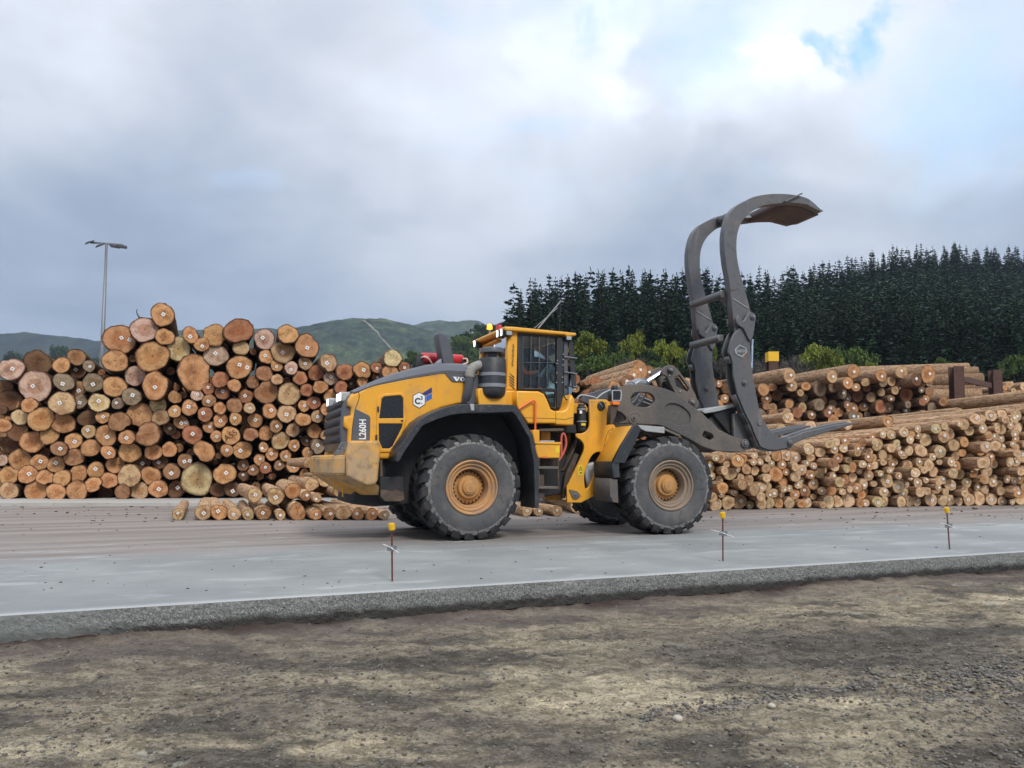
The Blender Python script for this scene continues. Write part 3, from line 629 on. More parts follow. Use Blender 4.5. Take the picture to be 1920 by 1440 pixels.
# ================================================================ broadleaf shrubs
def bush_mesh(seed, clumps=34, leaves=46, leaf=.055, spread=1.0, twig=False):
    r_ = np.random.RandomState(seed); V, T = [], []
    for c in range(clumps):
        th = r_.rand() * 6.283; z = r_.uniform(-.15, 1.0); rr = math.sqrt(max(0, 1 - z * z * .9)) * r_.uniform(.45, 1.0) * spread
        cc = np.array([rr * math.cos(th), rr * math.sin(th), .42 + z * .55 * r_.uniform(.7, 1.1)]); cr = r_.uniform(.14, .30)
        for l in range(leaves):
            d = r_.normal(size=3); d /= np.linalg.norm(d); p_ = cc + d * cr * r_.rand() ** .4 * np.array([1, 1, .7])
            a = r_.normal(size=3); a /= np.linalg.norm(a); b_ = np.cross(a, r_.normal(size=3)); b_ /= max(np.linalg.norm(b_), 1e-6)
            L = leaf * r_.uniform(.6, 1.4); W = L * (.14 if twig else .62); L = L * (2.4 if twig else 1)
            i0 = len(V); V.extend([p_ - a * L, p_ + b_ * W, p_ + a * L, p_ - b_ * W]); T.append((i0, i0 + 1, i0 + 2, i0 + 3))
    crown = fast_mesh('crown', np.array(V), [np.array(T)])
    tv, tf = [], []
    for s_ in range(5):
        a = s_ * 1.257 + r_.rand(); e = np.array([math.cos(a) * .55, math.sin(a) * .55, .75]); i0 = len(tv)
        for t in (0, .5, 1):
            w_ = .035 * (1 - t * .8); c = e * t + np.array([0, 0, -.25 * (1 - t)])
            tv.extend([c + [w_, 0, 0], c + [-w_ * .5, w_ * .8, 0], c + [-w_ * .5, -w_ * .8, 0]])
        for i in range(2):
            for k in range(3): tf.append((i0 + i * 3 + k, i0 + i * 3 + (k + 1) % 3, i0 + i * 3 + 3 + (k + 1) % 3, i0 + i * 3 + 3 + k))
    return mesh_from(tv, tf, 'trunk'), crown
def with_mat(pair, m):
    t_, c_ = pair[0].copy(), pair[1].copy(); t_.materials.append(M['trunk']); c_.materials.append(M[m]); return t_, c_
BASE = [bush_mesh(300 + i, spread=(1, .9, 1.1)[i]) for i in range(3)]; TW = [bush_mesh(330 + i, twig=True, leaves=30) for i in range(2)]
BUSH = {k: [with_mat(p_, m) for p_ in BASE] for k, m in (('y', 'bush_y'), ('g', 'bush_g'), ('d', 'bush_d'))}; BUSH['t'] = [with_mat(p_, 'bush_grey') for p_ in TW]
BL = {'y': 'lime green leafy shrub', 'g': 'mid green rounded shrub', 'd': 'dark green low shrub', 't': 'bare grey twiggy shrub'}
SH = []
def shrub(u, v, wpx, hpx, kind, Y, where, group):
    c = at_depth(u, v, Y); w_ = wpx * 1.35 / F_PX * Y / 2; h = hpx / F_PX * Y; pair = BUSH[kind][rt.randrange(len(BUSH[kind]))]
    r0 = empty('shrub', (c.x, c.y, c.z - h), rt.random() * 6.28); r0.scale = (w_, w_, h)
    tag(r0, BL[kind] + ' ' + where, 'shrub', group); SH.append((u, r0, kind)); link('trunk', pair[0], r0); link('crown', pair[1], r0)
GA, GB = 'shrubs on the bank behind the loader cab and boom', 'shrubs on the bank right of the grapple'
for k, (u, v, w_, h, kd, Y, wh) in enumerate((
    (1101, 630, 58, 60, 'y', 58, 'right behind the front of the cab'), (1138, 652, 50, 60, 'd', 60, 'between two lime shrubs behind the cab'),
    (1158, 662, 40, 55, 'g', 57, 'over the middle of the log pile behind the boom'), (1192, 628, 44, 75, 'y', 61, 'with a pointed top, behind the boom'),
    (1120, 668, 54, 40, 'g', 55, 'low down, just right of the cab guard'), (1218, 660, 40, 50, 'd', 58, 'under the pointed lime shrub'),
    (1236, 643, 40, 60, 'y', 60, 'left of the far grapple arm'), (1266, 646, 34, 60, 'y', 60, 'touching the far grapple arm, yellowest of all'),
    (1228, 680, 38, 30, 'g', 54, 'lowest, above the boom link'), (1328, 640, 30, 60, 'y', 60, 'between the two grapple arms'),
    (1300, 668, 50, 40, 'd', 56, 'behind the foot of the far grapple arm'), (1188, 672, 70, 40, 't', 56, 'over the log pile behind the boom'),
    (1085, 655, 40, 60, 'd', 62, 'behind the cab guard'))):
    shrub(u, v, w_, h, kd, Y, wh, GA)
for k, (u, v, w_, h, kd, Y, wh) in enumerate((
    (1352, 672, 56, 50, 't', 56, 'between the grapple arms'), (1428, 672, 70, 55, 't', 56, 'just left of the yellow capped post'), (1480, 670, 66, 55, 't', 57, 'just right of the yellow capped post'),
    (1532, 652, 56, 70, 'y', 58, 'leftmost of the leafy clump right of the yellow capped post'), (1553, 660, 44, 70, 'y', 56, 'with yellow tips in the middle of the leafy clump'),
    (1576, 656, 40, 70, 'g', 58, 'in the middle of the leafy clump'), (1612, 656, 62, 75, 'g', 57, 'largest and rightmost of the leafy clump'), (1632, 683, 30, 30, 'y', 54, 'lowest at the right foot of the leafy clump'),
    (1512, 678, 40, 40, 'd', 58, 'at the left foot of the leafy clump'), (1765, 675, 36, 34, 'g', 58, 'alone above the logs left of the rusty posts'), (1908, 668, 44, 50, 'g', 60, 'at the right edge above the small far log pile'))):
    shrub(u, v, w_, h, kd, Y, wh, GB)
# darker scrub trees on the slope behind the hood and the cab roof, far and small
for k in range(26):
    u = rt.uniform(842, 945); v = float(np.interp(u, [835, 870, 905, 950], [655, 628, 612, 606])) + rt.uniform(-4, 55)
    shrub(u, v, rt.uniform(22, 40), rt.uniform(22, 38), 'd' if rt.random() < .7 else 'g', 190 + (690 - v) * 1.2, 'among the scrub on the dark slope behind the cab', 'scrub on the slope behind the cab')
for (u, v, w_, h, kd) in ((108, 650, 30, 40, 'd'), (122, 654, 36, 40, 'd'), (150, 664, 44, 34, 'g'), (86, 668, 50, 30, 'd'), (30, 662, 40, 40, 'd'), (185, 672, 30, 26, 'd'), (775, 661, 36, 40, 'g'), (765, 672, 60, 30, 'g')):
    shrub(u, v, w_, h, kd, 420 if u < 300 else 170, 'in the distance left of the lamp mast' if u < 300 else 'beyond the logs left of the red tank', 'far scrub' if u < 300 else 'scrub beyond the logs')

def ordinal(k): return str(k) + ('th' if 10 < k % 100 < 14 else {1: 'st', 2: 'nd', 3: 'rd'}.get(k % 10, 'th'))
for g_, wh in (('scrub on the slope behind the cab', 'of scrub on slope behind the cab'), ('far scrub', 'of distant shrubs near the lamp mast'), ('scrub beyond the logs', 'beyond the logs left of the red tank')):
    for k, (u, o, kd) in enumerate(sorted([s_ for s_ in SH if s_[1].get('group') == g_], key=lambda s_: s_[0])): o['label'] = f'{BL[kd]}, {ordinal(k + 1)} from left {wh}'
# ================================================================ the log loader
class Frame:
    def __init__(s, ox, oy, heading):
        s.o = Vector((ox, oy, 0)); s.h = heading; s.e1 = Vector((math.cos(heading), math.sin(heading), 0)); s.e2 = Vector((-math.sin(heading), math.cos(heading), 0))
    def tr(s, u, v, lat):                    # traced pixel -> (x, z) on the plane y = lat of this frame
        d = ray(u, v); C0 = Vector((0, 0, CAM_Z)); t = (s.o + s.e2 * lat - C0).dot(s.e2) / d.dot(s.e2)
        p_ = C0 + d * t; return ((p_ - s.o).dot(s.e1), p_.z)
    def to(s, other, p_):
        wv = s.o + s.e1 * p_[0] + s.e2 * p_[1] + Vector((0, 0, p_[2])); d = wv - other.o
        return Vector((d.dot(other.e1), d.dot(other.e2), wv.z))
FR = Frame(-.69, 13.49, R(22)); FF_ = Frame(3.03, 14.62, R(18.5))
WHEEL_R = .945
root = empty('wheel_loader', FR.o, FR.h)
tag(root, 'yellow articulated wheel loader with a tall grey log grapple, driving right across the yard', 'wheel loader')
def emitmesh(name, fr, verts, faces, mat, parent=None, smooth=False):
    vs = [fr.to(FR, v) for v in verts] if fr is not FR else verts
    return link(name, mesh_from(vs, faces, name, smooth), parent or root, mat)
def curve_mesh(cu):
    o = bpy.data.objects.new('tmp', cu); COL.objects.link(o); dg = bpy.context.evaluated_depsgraph_get(); dg.update()
    me = bpy.data.meshes.new_from_object(o.evaluated_get(dg)); bpy.data.objects.remove(o); bpy.data.curves.remove(cu); return me
def plate_xz(name, fr, outline, y0, y1, mat, holes=(), bevel=.008, parent=None, res=1):
    """flat plate or solid: outline in (x, z) of the frame, from lateral y0 (near) to y1"""
    cu = bpy.data.curves.new('c', 'CURVE'); cu.dimensions = '2D'; cu.fill_mode = 'BOTH'
    for pl_ in [outline] + list(holes):
        sp = cu.splines.new('POLY'); sp.points.add(len(pl_) - 1); sp.use_cyclic_u = True
        for i, (x, z) in enumerate(pl_): sp.points[i].co = (x, z, 0, 1)
    th = (y1 - y0) / 2; bv = min(bevel, th * .9)
    cu.extrude = max(th - bv, 1e-4); cu.bevel_depth = bv; cu.bevel_resolution = res; cu.offset = -bv
    me = curve_mesh(cu); ym = (y0 + y1) / 2
    for vt in me.vertices:
        x, z, q_ = vt.co; p_ = Vector((x, ym - q_, z)); vt.co = fr.to(FR, p_) if fr is not FR else p_
    me.name = name; return link(name, me, parent or root, mat)
def plate(name, fr, px, y0, y1, mat, holes=(), bevel=.008, parent=None, lat=None, res=1, dx=0):
    L = y0 if lat is None else lat
    f = lambda pl_: [(fr.tr(u, v, L)[0] + dx, fr.tr(u, v, L)[1]) for u, v in pl_]
    return plate_xz(name, fr, f(px), y0, y1, mat, [f(h) for h in holes], bevel, parent, res)
def ell(cx, cy, rx, ry, n=20, a0=0): return [(cx + rx * math.cos(a0 + 6.2832 * k / n), cy + ry * math.sin(a0 + 6.2832 * k / n)) for k in range(n)]
def tube(name, fr, pts, rad, mat, parent=None, smooth=True, res=3, n=6):
    """pts: (u, v, lat) traced"""
    P = []
    for (u, v, la) in pts: x, z = fr.tr(u, v, la); P.append((x, la, z))
    return tube3(name, fr, P, rad, mat, parent, smooth, res, n)
def tube3(name, fr, P, rad, mat, parent=None, smooth=True, res=3, n=6):
    if smooth and len(P) > 2: P = catmull(P, n)
    cu = bpy.data.curves.new('c', 'CURVE'); cu.dimensions = '3D'; cu.bevel_depth = rad; cu.bevel_resolution = res; cu.use_fill_caps = True
    sp = cu.splines.new('POLY'); sp.points.add(len(P) - 1)
    for i, p_ in enumerate(P): sp.points[i].co = (*(fr.to(FR, p_) if fr is not FR else p_), 1)
    me = curve_mesh(cu); me.polygons.foreach_set('use_smooth', [True] * len(me.polygons)); me.name = name
    return link(name, me, parent or root, mat)
def lathe(prof, n=40, axis='y', center=(0, 0, 0)):
    V, Fc = [], []
    for (r_, h) in prof:
        for k in range(n):
            a = 6.28318 * k / n; c, s_ = r_ * math.cos(a), r_ * math.sin(a)
            V.append((center[0] + c, center[1] + h, center[2] + s_) if axis == 'y' else (center[0] + c, center[1] + s_, center[2] + h))
    for i in range(len(prof) - 1):
        for k in range(n):
            a, b_ = i * n + k, i * n + (k + 1) % n; f = (a, b_, b_ + n, a + n); Fc.append(f if axis == 'y' else f)
    return V, Fc
def lathe_part(name, fr, prof, mat, axis='y', center=(0, 0, 0), n=40, parent=None, smooth=True):
    V, Fc = lathe(prof, n, axis, center)
    o = emitmesh(name, fr, V, Fc, mat, parent, smooth)
    bm = bmesh.new(); bm.from_mesh(o.data); bmesh.ops.recalc_face_normals(bm, faces=bm.faces); bm.to_mesh(o.data); bm.free()
    if smooth: o.data.polygons.foreach_set('use_smooth', [True] * len(o.data.polygons)); o.data.set_sharp_from_angle(angle=R(35))
    return o
def boxp(name, fr, x0, x1, y0, y1, z0, z1, mat, bevel=.012, parent=None):
    return plate_xz(name, fr, [(x0, z0), (x1, z0), (x1, z1), (x0, z1)], y0, y1, mat, (), bevel, parent)
def text(name, fr, s_, u, v, lat, hpx, mat, rot=0, thick=.004, parent=None, sx=1.0, bold=.0, space=1.0):
    cu = bpy.data.curves.new('t', 'FONT'); cu.body = s_; cu.align_x = 'CENTER'; cu.align_y = 'CENTER'; cu.size = 1; cu.extrude = thick; cu.offset = bold; cu.space_character = space
    me = curve_mesh(cu)
    z0 = fr.tr(u, v - hpx / 2, lat)[1]; z1 = fr.tr(u, v + hpx / 2, lat)[1]; k = (z0 - z1) / .70
    cx, cz = fr.tr(u, v, lat); c, s2 = math.cos(rot), math.sin(rot)
    for vt in me.vertices:
        x, y_, q_ = vt.co; x *= k * sx; y_ *= k; p_ = Vector((cx + x * c - y_ * s2, lat - q_, cz + x * s2 + y_ * c)); vt.co = fr.to(FR, p_) if fr is not FR else p_
    me.name = name; return link(name, me, parent or root, mat)
HS = .62                                      # hood side plane
CL = 1.58                                     # centre line
# ---- hood
hood_side = [(672, 732.5), (690, 723), (705, 718.5), (740, 712), (765, 707), (790, 702.5), (820, 697), (840, 695), (873, 697.5), (890, 699), (890, 758),
             (865, 757), (857, 758.5), (827, 766), (802, 777.5), (783, 791), (767, 813), (746, 843), (741, 861), (713, 861), (652, 840),
             (651.5, 826), (652, 805), (644.5, 799), (646, 781), (658.5, 778), (658, 763), (651, 760), (652, 750), (659, 739)]
w1 = [(716, 747.5), (721, 743.5), (751, 741), (756, 746), (757, 784), (711, 784.5)]; w2 = [(710.5, 794), (755, 794), (754, 801), (736, 837), (730, 841), (717, 841), (710.5, 825)]
hood = plate('hood', FR, hood_side, HS, 2 * CL - HS, M['yellow'], bevel=.05, res=3)
top_px = [(661, 733), (675, 725), (700, 714), (730, 702.5), (767, 691), (805, 682), (820, 680), (840, 679.5), (865, 680.5), (890, 684)]
bot_px = [(665, 737), (690, 727), (705, 722), (740, 715), (765, 710), (790, 706), (820, 701), (840, 699), (873, 701), (890, 703)]
tp = [FR.tr(u, v, .80) for u, v in top_px]; bp_ = [FR.tr(u, v, HS) for u, v in bot_px]
def at_x(line, x): return float(np.interp(x, [p_[0] for p_ in line], [p_[1] for p_ in line]))
V, Fc = [], []; xs_ = np.linspace(bp_[0][0] - .02, bp_[-1][0], 26); sec = ((HS - .012, 0), (HS - .012, .22), (HS + .03, .38), (HS + .09, .72), (HS + .2, .95), (HS + .4, 1.02), (CL, 1.05))
sec = list(sec) + [(2 * CL - y, k) for y, k in sec[-2::-1]]
for x in xs_:
    zb = at_x(bp_, x); zt = at_x(tp, x)
    for y, k in sec: V.append((x, y, zb + (zt - zb) * k))
ns = len(sec)
for i in range(len(xs_) - 1):
    for k in range(ns - 1): Fc.append((i * ns + k, (i + 1) * ns + k, (i + 1) * ns + k + 1, i * ns + k + 1))
Fc.append(tuple(range(ns))[::-1]); Fc.append(tuple((len(xs_) - 1) * ns + k for k in range(ns)))
cov = emitmesh('hood_cover', FR, V, Fc, M['hood_grey'], hood, True); cov.data.set_sharp_from_angle(angle=R(40))
bm = bmesh.new(); bm.from_mesh(cov.data); bmesh.ops.recalc_face_normals(bm, faces=bm.faces); bm.to_mesh(cov.data); bm.free()
# side screens in a raised door frame
door = plate('engine_door', FR, [(706, 753), (711, 742), (720, 738), (751, 736), (760, 741), (762, 788), (758, 804), (740, 843), (733, 848), (706, 848)], HS - .02, HS + .01, M['yellow'], [w1, w2], .012)
plate('screen', FR, w1, HS - .004, HS + .004, M['darkglass'], parent=door, bevel=.001); plate('screen', FR, w2, HS - .004, HS + .004, M['darkglass'], parent=door, bevel=.001)
for (u, v) in ((709, 767), (706, 820)): plate('hinge', FR, [(u - 1.5, v - 5), (u + 2, v - 5), (u + 2, v + 5), (u - 1.5, v + 5)], HS - .04, HS - .0, M['black'], parent=door, bevel=.004)
plate('latch', FR, ell(754, 789, 2.6, 2, 8), HS - .03, HS, M['black'], parent=door, bevel=.003)
badge = plate('badge_panel', FR, [(666, 766), (692, 779), (694.5, 783), (693.5, 826), (659, 826), (663, 785)], HS - .008, HS + .01, M['hood_grey'], bevel=.004)
text('lettering', FR, 'L260H', 680.5, 805, HS - .010, 12.5, M['white'], R(90), .003, badge, .80, .02)
seam = tube('panel_seam', FR, [(672, 733, HS - .001), (673.5, 745, HS - .001), (669, 760, HS - .001), (666, 767, HS - .001), (661, 800, HS - .001), (659, 826, HS - .001)], .006, M['ink'])
em = plate('emblem', FR, [(786, 735), (798, 741.5), (797.5, 758.5), (786, 766), (774, 759), (774, 741.5)], HS - .006, HS + .01, M['ink'], bevel=.001)
plate('emblem_face', FR, [(786, 736.3), (796.7, 742.2), (796.3, 757.8), (786, 764.6), (775.2, 758.2), (775.2, 742.2)], HS - .009, HS + .01, M['white'], parent=em, bevel=.001)
text('lettering', FR, 'C', 782.8, 752.5, HS - .011, 10.5, M['ink'], 0, .002, em, 1.0, .04)
text('lettering', FR, '3', 790.6, 746.5, HS - .011, 6.5, M['ink'], 0, .002, em, 1.0, .03); text('lettering', FR, 'A', 790.8, 756.5, HS - .011, 3, M['ink'], 0, .002, em)
plate('emblem_wing', FR, [(791, 738), (810, 726), (810, 735.6), (799.5, 741.2), (798, 740.6)], HS - .006, HS + .01, M['blue_d'], parent=em, bevel=.001)
plate('emblem_wing', FR, [(799.2, 742.8), (810, 737), (810, 747), (799, 753)], HS - .006, HS + .01, M['blue'], parent=em, bevel=.001)
vb = plate('name_panel', FR, [(835, 699.8), (873, 701.8), (888, 703), (888, 717), (872, 716.3), (849, 715.6), (844, 711)], HS - .020, HS + .01, M['hood_grey'], bevel=.004)
def poly(name, pts, lat, mat, parent): plate(name, FR, pts, lat, lat + .004, mat, parent=parent, bevel=.0008)
poly('letter', [(849.3, 706.2), (856.4, 706.6), (856.4, 707.6), (855.2, 707.7), (857.3, 711.6), (859.2, 707.9), (858, 707.7), (858, 706.7), (862.8, 707), (862.8, 707.9), (861.6, 708), (857.9, 714.6), (854.9, 714.4), (850.6, 707.4), (849.3, 707.2)], HS - .024, M['white'], vb)
plate('letter', FR, ell(867.4, 711, 4.6, 3.9, 20), HS - .024, HS - .018, M['white'], [ell(867.4, 711, 1.9, 2.9, 16)], .0008, vb)
# ---- grille
gr = [FR.tr(u, v, .68) for u, v in ((664, 735), (652, 741), (645, 752), (641, 766), (639.5, 786), (638, 800), (637, 846), (660, 848), (668, 745))]
grille = plate_xz('radiator_grille', FR, gr, .70, 2 * CL - .70, M['hood_grey'], bevel=.04)
for k in range(5):
    v = 757 + k * 17; x, z = FR.tr(np.interp(v, [752, 800, 846], [645, 638, 637]), v, .68)
    boxp('grille_slat', FR, x - .035, x + .05, .74, 2 * CL - .74, z - .05, z + .05, M['frame_black'], .012, grille)
for (y0) in (.72, 1.0, 2.16): 
    x, z = FR.tr(650, 742, .72); l_ = boxp('rear_lamp', FR, x - .10, x + .06, y0, y0 + .16, z - .1, z + .07, M['lightgrey'], .03); boxp('lens', FR, x - .112, x - .09, y0 + .015, y0 + .145, z - .08, z + .05, M['lamp'], .01, l_)
mesh_p = plate('step_mesh', FR, [(641, 829), (657, 830), (648, 852), (626, 852)], .5, .56, M['galv'], [[(641 + i * 3.6 - j * 3.2, 830.5 + j * 4.4), (643.6 + i * 3.6 - j * 3.2, 830.5 + j * 4.4), (641.2 + i * 3.6 - j * 3.2, 834 + j * 4.4), (638.6 + i * 3.6 - j * 3.2, 834 + j * 4.4)] for i in range(4) for j in range(5)], .001, lat=.5)
# ---- counterweight
cw = plate('counterweight', FR, [(648, 891), (648, 853), (656.5, 829), (660, 826), (709, 826), (714.5, 831), (714, 850), (710, 885), (709, 900), (705, 908), (689, 912)], .3, 2 * CL - .3, M['yellow_dirty'], bevel=.045, res=3)
cx0, cz0 = FR.tr(648, 853, .3); _, cz1 = FR.tr(648, 891, .3); _, cz2 = FR.tr(690, 930, .3)
plan = [(cx0 + .3, .34), (cx0 + .01, .34), (cx0 - .16, .5), (cx0 - .34, .95), (cx0 - .36, CL), (cx0 - .34, 2.2), (cx0 - .16, 2.66), (cx0 + .01, 2.82), (cx0 + .3, 2.82)]
V = [(x, y, z) for z, k in ((cz0 - .03, .03), (cz0, .08), ) for x, y in [(x + (0 if k == .03 else .03), y) for x, y in plan]]
V = [(x, y, cz1 + .02) for x, y in plan] + [(x, y, cz0 - .04) for x, y in plan] + [(x + .04, y, cz0) for x, y in plan] + [(x + .55, y * .8 + CL * .2, cz2) for x, y in plan]
n_ = len(plan); Fc = []
for (a, b_) in ((0, n_), (n_, 2 * n_), (3 * n_, 0)):
    for k in range(n_): k2 = (k + 1) % n_; Fc.append((a + k, a + k2, b_ + k2, b_ + k))
Fc.append(tuple(range(2 * n_, 3 * n_))); Fc.append(tuple(range(4 * n_ - 1, 3 * n_ - 1, -1)))
o = emitmesh('bumper', FR, V, Fc, M['yellow_dirty'], cw); bm = bmesh.new(); bm.from_mesh(o.data); bmesh.ops.recalc_face_normals(bm, faces=bm.faces); bmesh.ops.bevel(bm, geom=bm.edges[:], offset=.018, segments=2, affect='EDGES'); bm.to_mesh(o.data); bm.free()
tube('crease', FR, [(648, 856, .29), (647.6, 889, .29)], .004, M['ink'], cw)
for u in (626.5, 643): tube('hanging_rod', FR, [(u, 905, .9), (u - .5, 923 + (u - 626) * .5, .9)], .014, M['yellow_dirty'], cw)
# ---- exhaust, red tank
plate('exhaust_stack', FR, [(822, 622), (828, 624), (838, 628.5), (842.5, 635), (846, 647), (853, 683), (831, 684), (826, 655), (821, 628)], 1.42, 1.74, M['hood_grey'], bevel=.02)
plate('exhaust_shroud', FR, [(834, 662), (829, 671), (822, 677), (815, 684), (836, 685)], 1.46, 1.70, M['band'], bevel=.02)
x0, z0 = FR.tr(789, 672, 2.15); x1, _ = FR.tr(868, 672, 2.15); zr = abs(FR.tr(830, 660, 2.15)[1] - FR.tr(830, 682, 2.15)[1]) / 2
lathe_part('red_tank', FR, [(0, 0), (zr * .8, .0), (zr, .04), (zr, x1 - x0 - .04), (zr * .8, x1 - x0), (0, x1 - x0)], M['red'], 'y', (0, 0, 0), 24)
o = [c for c in root.children if c.name.startswith('red_tank')][0]
for vt in o.data.vertices: x, y, z = vt.co; vt.co = (x0 + y, 2.15 + x, z0 + z)
boxp('tank_bracket', FR, x0 - .06, x0 + .02, 2.0, 2.3, z0 - .34, z0 + .06, M['frame_black'], .01, o); boxp('tank_bracket', FR, x1 - .06, x1 + .02, 2.0, 2.3, z0 - .34, z0 + .02, M['frame_black'], .01, o)
tube('tank_hose', FR, [(790, 671, 2.0), (795, 669, 1.95), (804, 673, 1.92), (811, 683, 1.92)], .018, paint('pink_hose', (.7, .45, .38), .5), o); tube('tank_hose', FR, [(868, 673, 2.0), (875, 673, 1.95), (876, 680, 1.92), (866, 684, 1.92)], .018, bpy.data.materials['pink_hose'], o)
# ---- panel between hood and cab, air pre-cleaner
plate('cowl_panel', FR, [(874, 702), (950, 700), (958, 760), (874, 760)], .78, 2.4, M['yellow_cab'], bevel=.02)
plate('cowl_step', FR, [(897, 728), (950, 726), (952, 760), (897, 760)], .40, .80, M['yellow_cab'], bevel=.02)
PX, PZ = FR.tr(923, 700, .5); k = (FR.tr(946, 700, .5)[0] - PX) / 23
zz = lambda v: FR.tr(923, v, .5)[1]
pre = lathe_part('air_cleaner', FR, [(0, zz(671)), (k * 22, zz(672.5)), (k * 23.5, zz(675)), (k * 23.5, zz(727)), (k * 23.5, zz(733)), (k * 22, zz(740)), (k * 18, zz(745.5)), (k * 12, zz(748)), (0, zz(748.5))], M['black'], 'z', (PX, .5, 0), 40)
for (va, vb_) in ((700, 706.5), (720.5, 727.5)): lathe_part('clamp_band', FR, [(k * 23.4, zz(va)), (k * 24.3, zz(va) - .004), (k * 24.3, zz(vb_) + .004), (k * 23.4, zz(vb_))], M['band'], 'z', (PX, .5, 0), 40, pre)
lathe_part('rain_cap', FR, [(0, zz(652.5)), (k * 17, zz(652.5)), (k * 20, zz(654)), (k * 21.5, zz(661)), (k * 21.3, zz(662.5)), (k * 12, zz(661.5)), (k * 9, zz(662)), (k * 9, zz(673))], M['hood_grey'], 'z', (PX, .5, 0), 40, pre)
for a in range(6): tube3('cap_post', FR, [(PX + k * 15 * math.cos(a * 1.047), .5 + k * 15 * math.sin(a * 1.047), zz(673)), (PX + k * 15 * math.cos(a * 1.047), .5 + k * 15 * math.sin(a * 1.047), zz(660))], .012, M['black'], pre)
tube('intake_elbow', FR, [(901, 685, .5), (894, 686.5, .5), (886, 691, .5), (881.5, 699, .5), (880.5, 707, .5)], k * 8.6, M['duct'], pre, res=6)
el_pts = catmull([(901, 685), (894, 686.5), (886, 691), (881.5, 699), (880.5, 707)], 4)
for i in range(2, len(el_pts) - 1, 2):
    (ua, va), (ub, vb_) = el_pts[i], el_pts[i + 1]; tube('duct_rib', FR, [(ua, va, .5), (ua + (ub - ua) * .35, va + (vb_ - va) * .35, .5)], k * 9.2, M['duct'], pre, False, 6)
tube('intake_pipe', FR, [(880.5, 706, .5), (879, 722, .52), (875, 742, .58), (869, 760, .7)], k * 7.8, M['hood_grey'], res=6)
plate('cleaner_bracket', FR, [(901, 700), (900, 757), (874, 757), (893, 704)], .56, .59, M['hood_grey'], bevel=.006)
# ---- rear fender (a thick arch), mud flap, inner wheel well
up = [(741, 864), (747, 842), (768, 811.5), (783, 790.5), (800, 778), (830, 764.5), (858, 758), (881, 758), (925, 758), (963, 759), (969.5, 763), (1000.6, 817.5), (1003, 834), (1010, 865), (1011, 953)]
lo = [(1003, 953), (1001, 868), (995, 835), (992.5, 821), (967, 778), (961, 772.5), (925, 774), (880, 774.5), (848.6, 777.5), (820, 786), (793, 797.5), (770, 830), (757, 850), (748, 866)]
fe = plate('rear_fender', FR, up + lo, .03, .72, M['fender_rub'], bevel=.012)
plate('fender_liner', FR, [(745, 862), (768, 812), (800, 779), (860, 760), (962, 761), (1001, 820), (1008, 870), (1008, 940), (770, 945)], .80, .84, M['frame_black'], parent=fe, bevel=.003, lat=.3)
plate('fender_clamp', FR, [(882, 757), (889, 757.5), (889.5, 770), (883, 769.5)], .012, .06, M['lightgrey'], parent=fe, bevel=.006)
# ---- chassis at the back
plate('rear_chassis', FR, [(668, 905), (712, 858), (768, 858), (772, 945), (700, 950), (660, 945)], .78, 2.4, M['frame_black'], bevel=.02)
bb = plate('battery_box', FR, [(713, 895), (756, 893), (760, 935), (752, 941), (722, 941), (713, 930)], .42, .9, M['frame_black'], bevel=.015)
plate('box_skirt', FR, [(714, 918), (726, 919), (733, 921), (743, 918), (757, 923), (759, 936), (752, 940), (722, 940), (714, 931)], .40, .425, M['dark_brown'], parent=bb, bevel=.006)
plate('box_post', FR, [(713, 862), (717, 862), (718, 893), (713, 893)], .44, .5, M['dark_brown'], parent=bb, bevel=.005)
plate('hitch_plate', FR, [(640, 908), (690, 912), (700, 928), (676, 934), (668, 930)], 1.1, 2.0, M['yellow_dirty'], bevel=.02)
plate('rear_axle', FR, [(770, 890), (1000, 890), (1000, 930), (770, 930)], .75, 2.4, M['frame_black'], bevel=.05)
plate('frame_rail', FR, [(760, 830), (1040, 810), (1062, 830), (1062, 925), (1000, 935), (990, 915), (770, 900)], 1.0, 2.15, M['frame_black'], bevel=.03)
plate('belly_guard', FR, [(978, 868), (1000, 868), (1004, 880), (1004, 930), (985, 934), (972, 905)], .8, 2.3, M['dark_brown'], bevel=.02)
# ---- cab
CS = .74
roof = plate('cab_roof', FR, [(947.5, 612), (962.5, 612.5), (1080, 624), (1081, 627), (1079, 629.5), (1062, 630), (1060, 627.5), (962.5, 620), (949, 619.5), (946.5, 616)], .62, 2 * CL - .62, M['yellow_cab'], bevel=.02, res=2)
pil = plate('rear_pillar', FR, [(955, 621), (970.8, 622), (970, 676), (969, 731), (948.5, 731), (951, 680)], CS - .02, CS + .14, M['yellow_cab'], bevel=.018)
for i, ch in enumerate('50025'): text('digit', FR, ch, 962.6 - i * .45, 649.5 + i * 8.6, CS - .024, 7.0, M['ink'], 0, .002, pil, .92, .008)
for i in range(5):
    u0 = 953.5 + i * .15; v0 = 700 + i * 5.2
    plate('vent_slot', FR, [(u0 + (1.5 if i == 0 else 0), v0), (u0 + 2.2, v0 - .3 ), (964 + i * .25, v0 + 6 + i * .25), (964.6 + i * .2, v0 + 9), (962.5, v0 + 8.2)], CS - .024, CS, M['ink'], parent=pil, bevel=.001)
plate('rear_pillar', FR, [(955, 621), (970.8, 622), (970, 676), (969, 731), (948.5, 731), (951, 680)], 2 * CL - CS - .14, 2 * CL - CS, M['yellow_cab'], bevel=.018, lat=CS)
x_r0, z_r0 = FR.tr(949, 727, CS); x_r1, z_r1 = FR.tr(954, 624, CS)
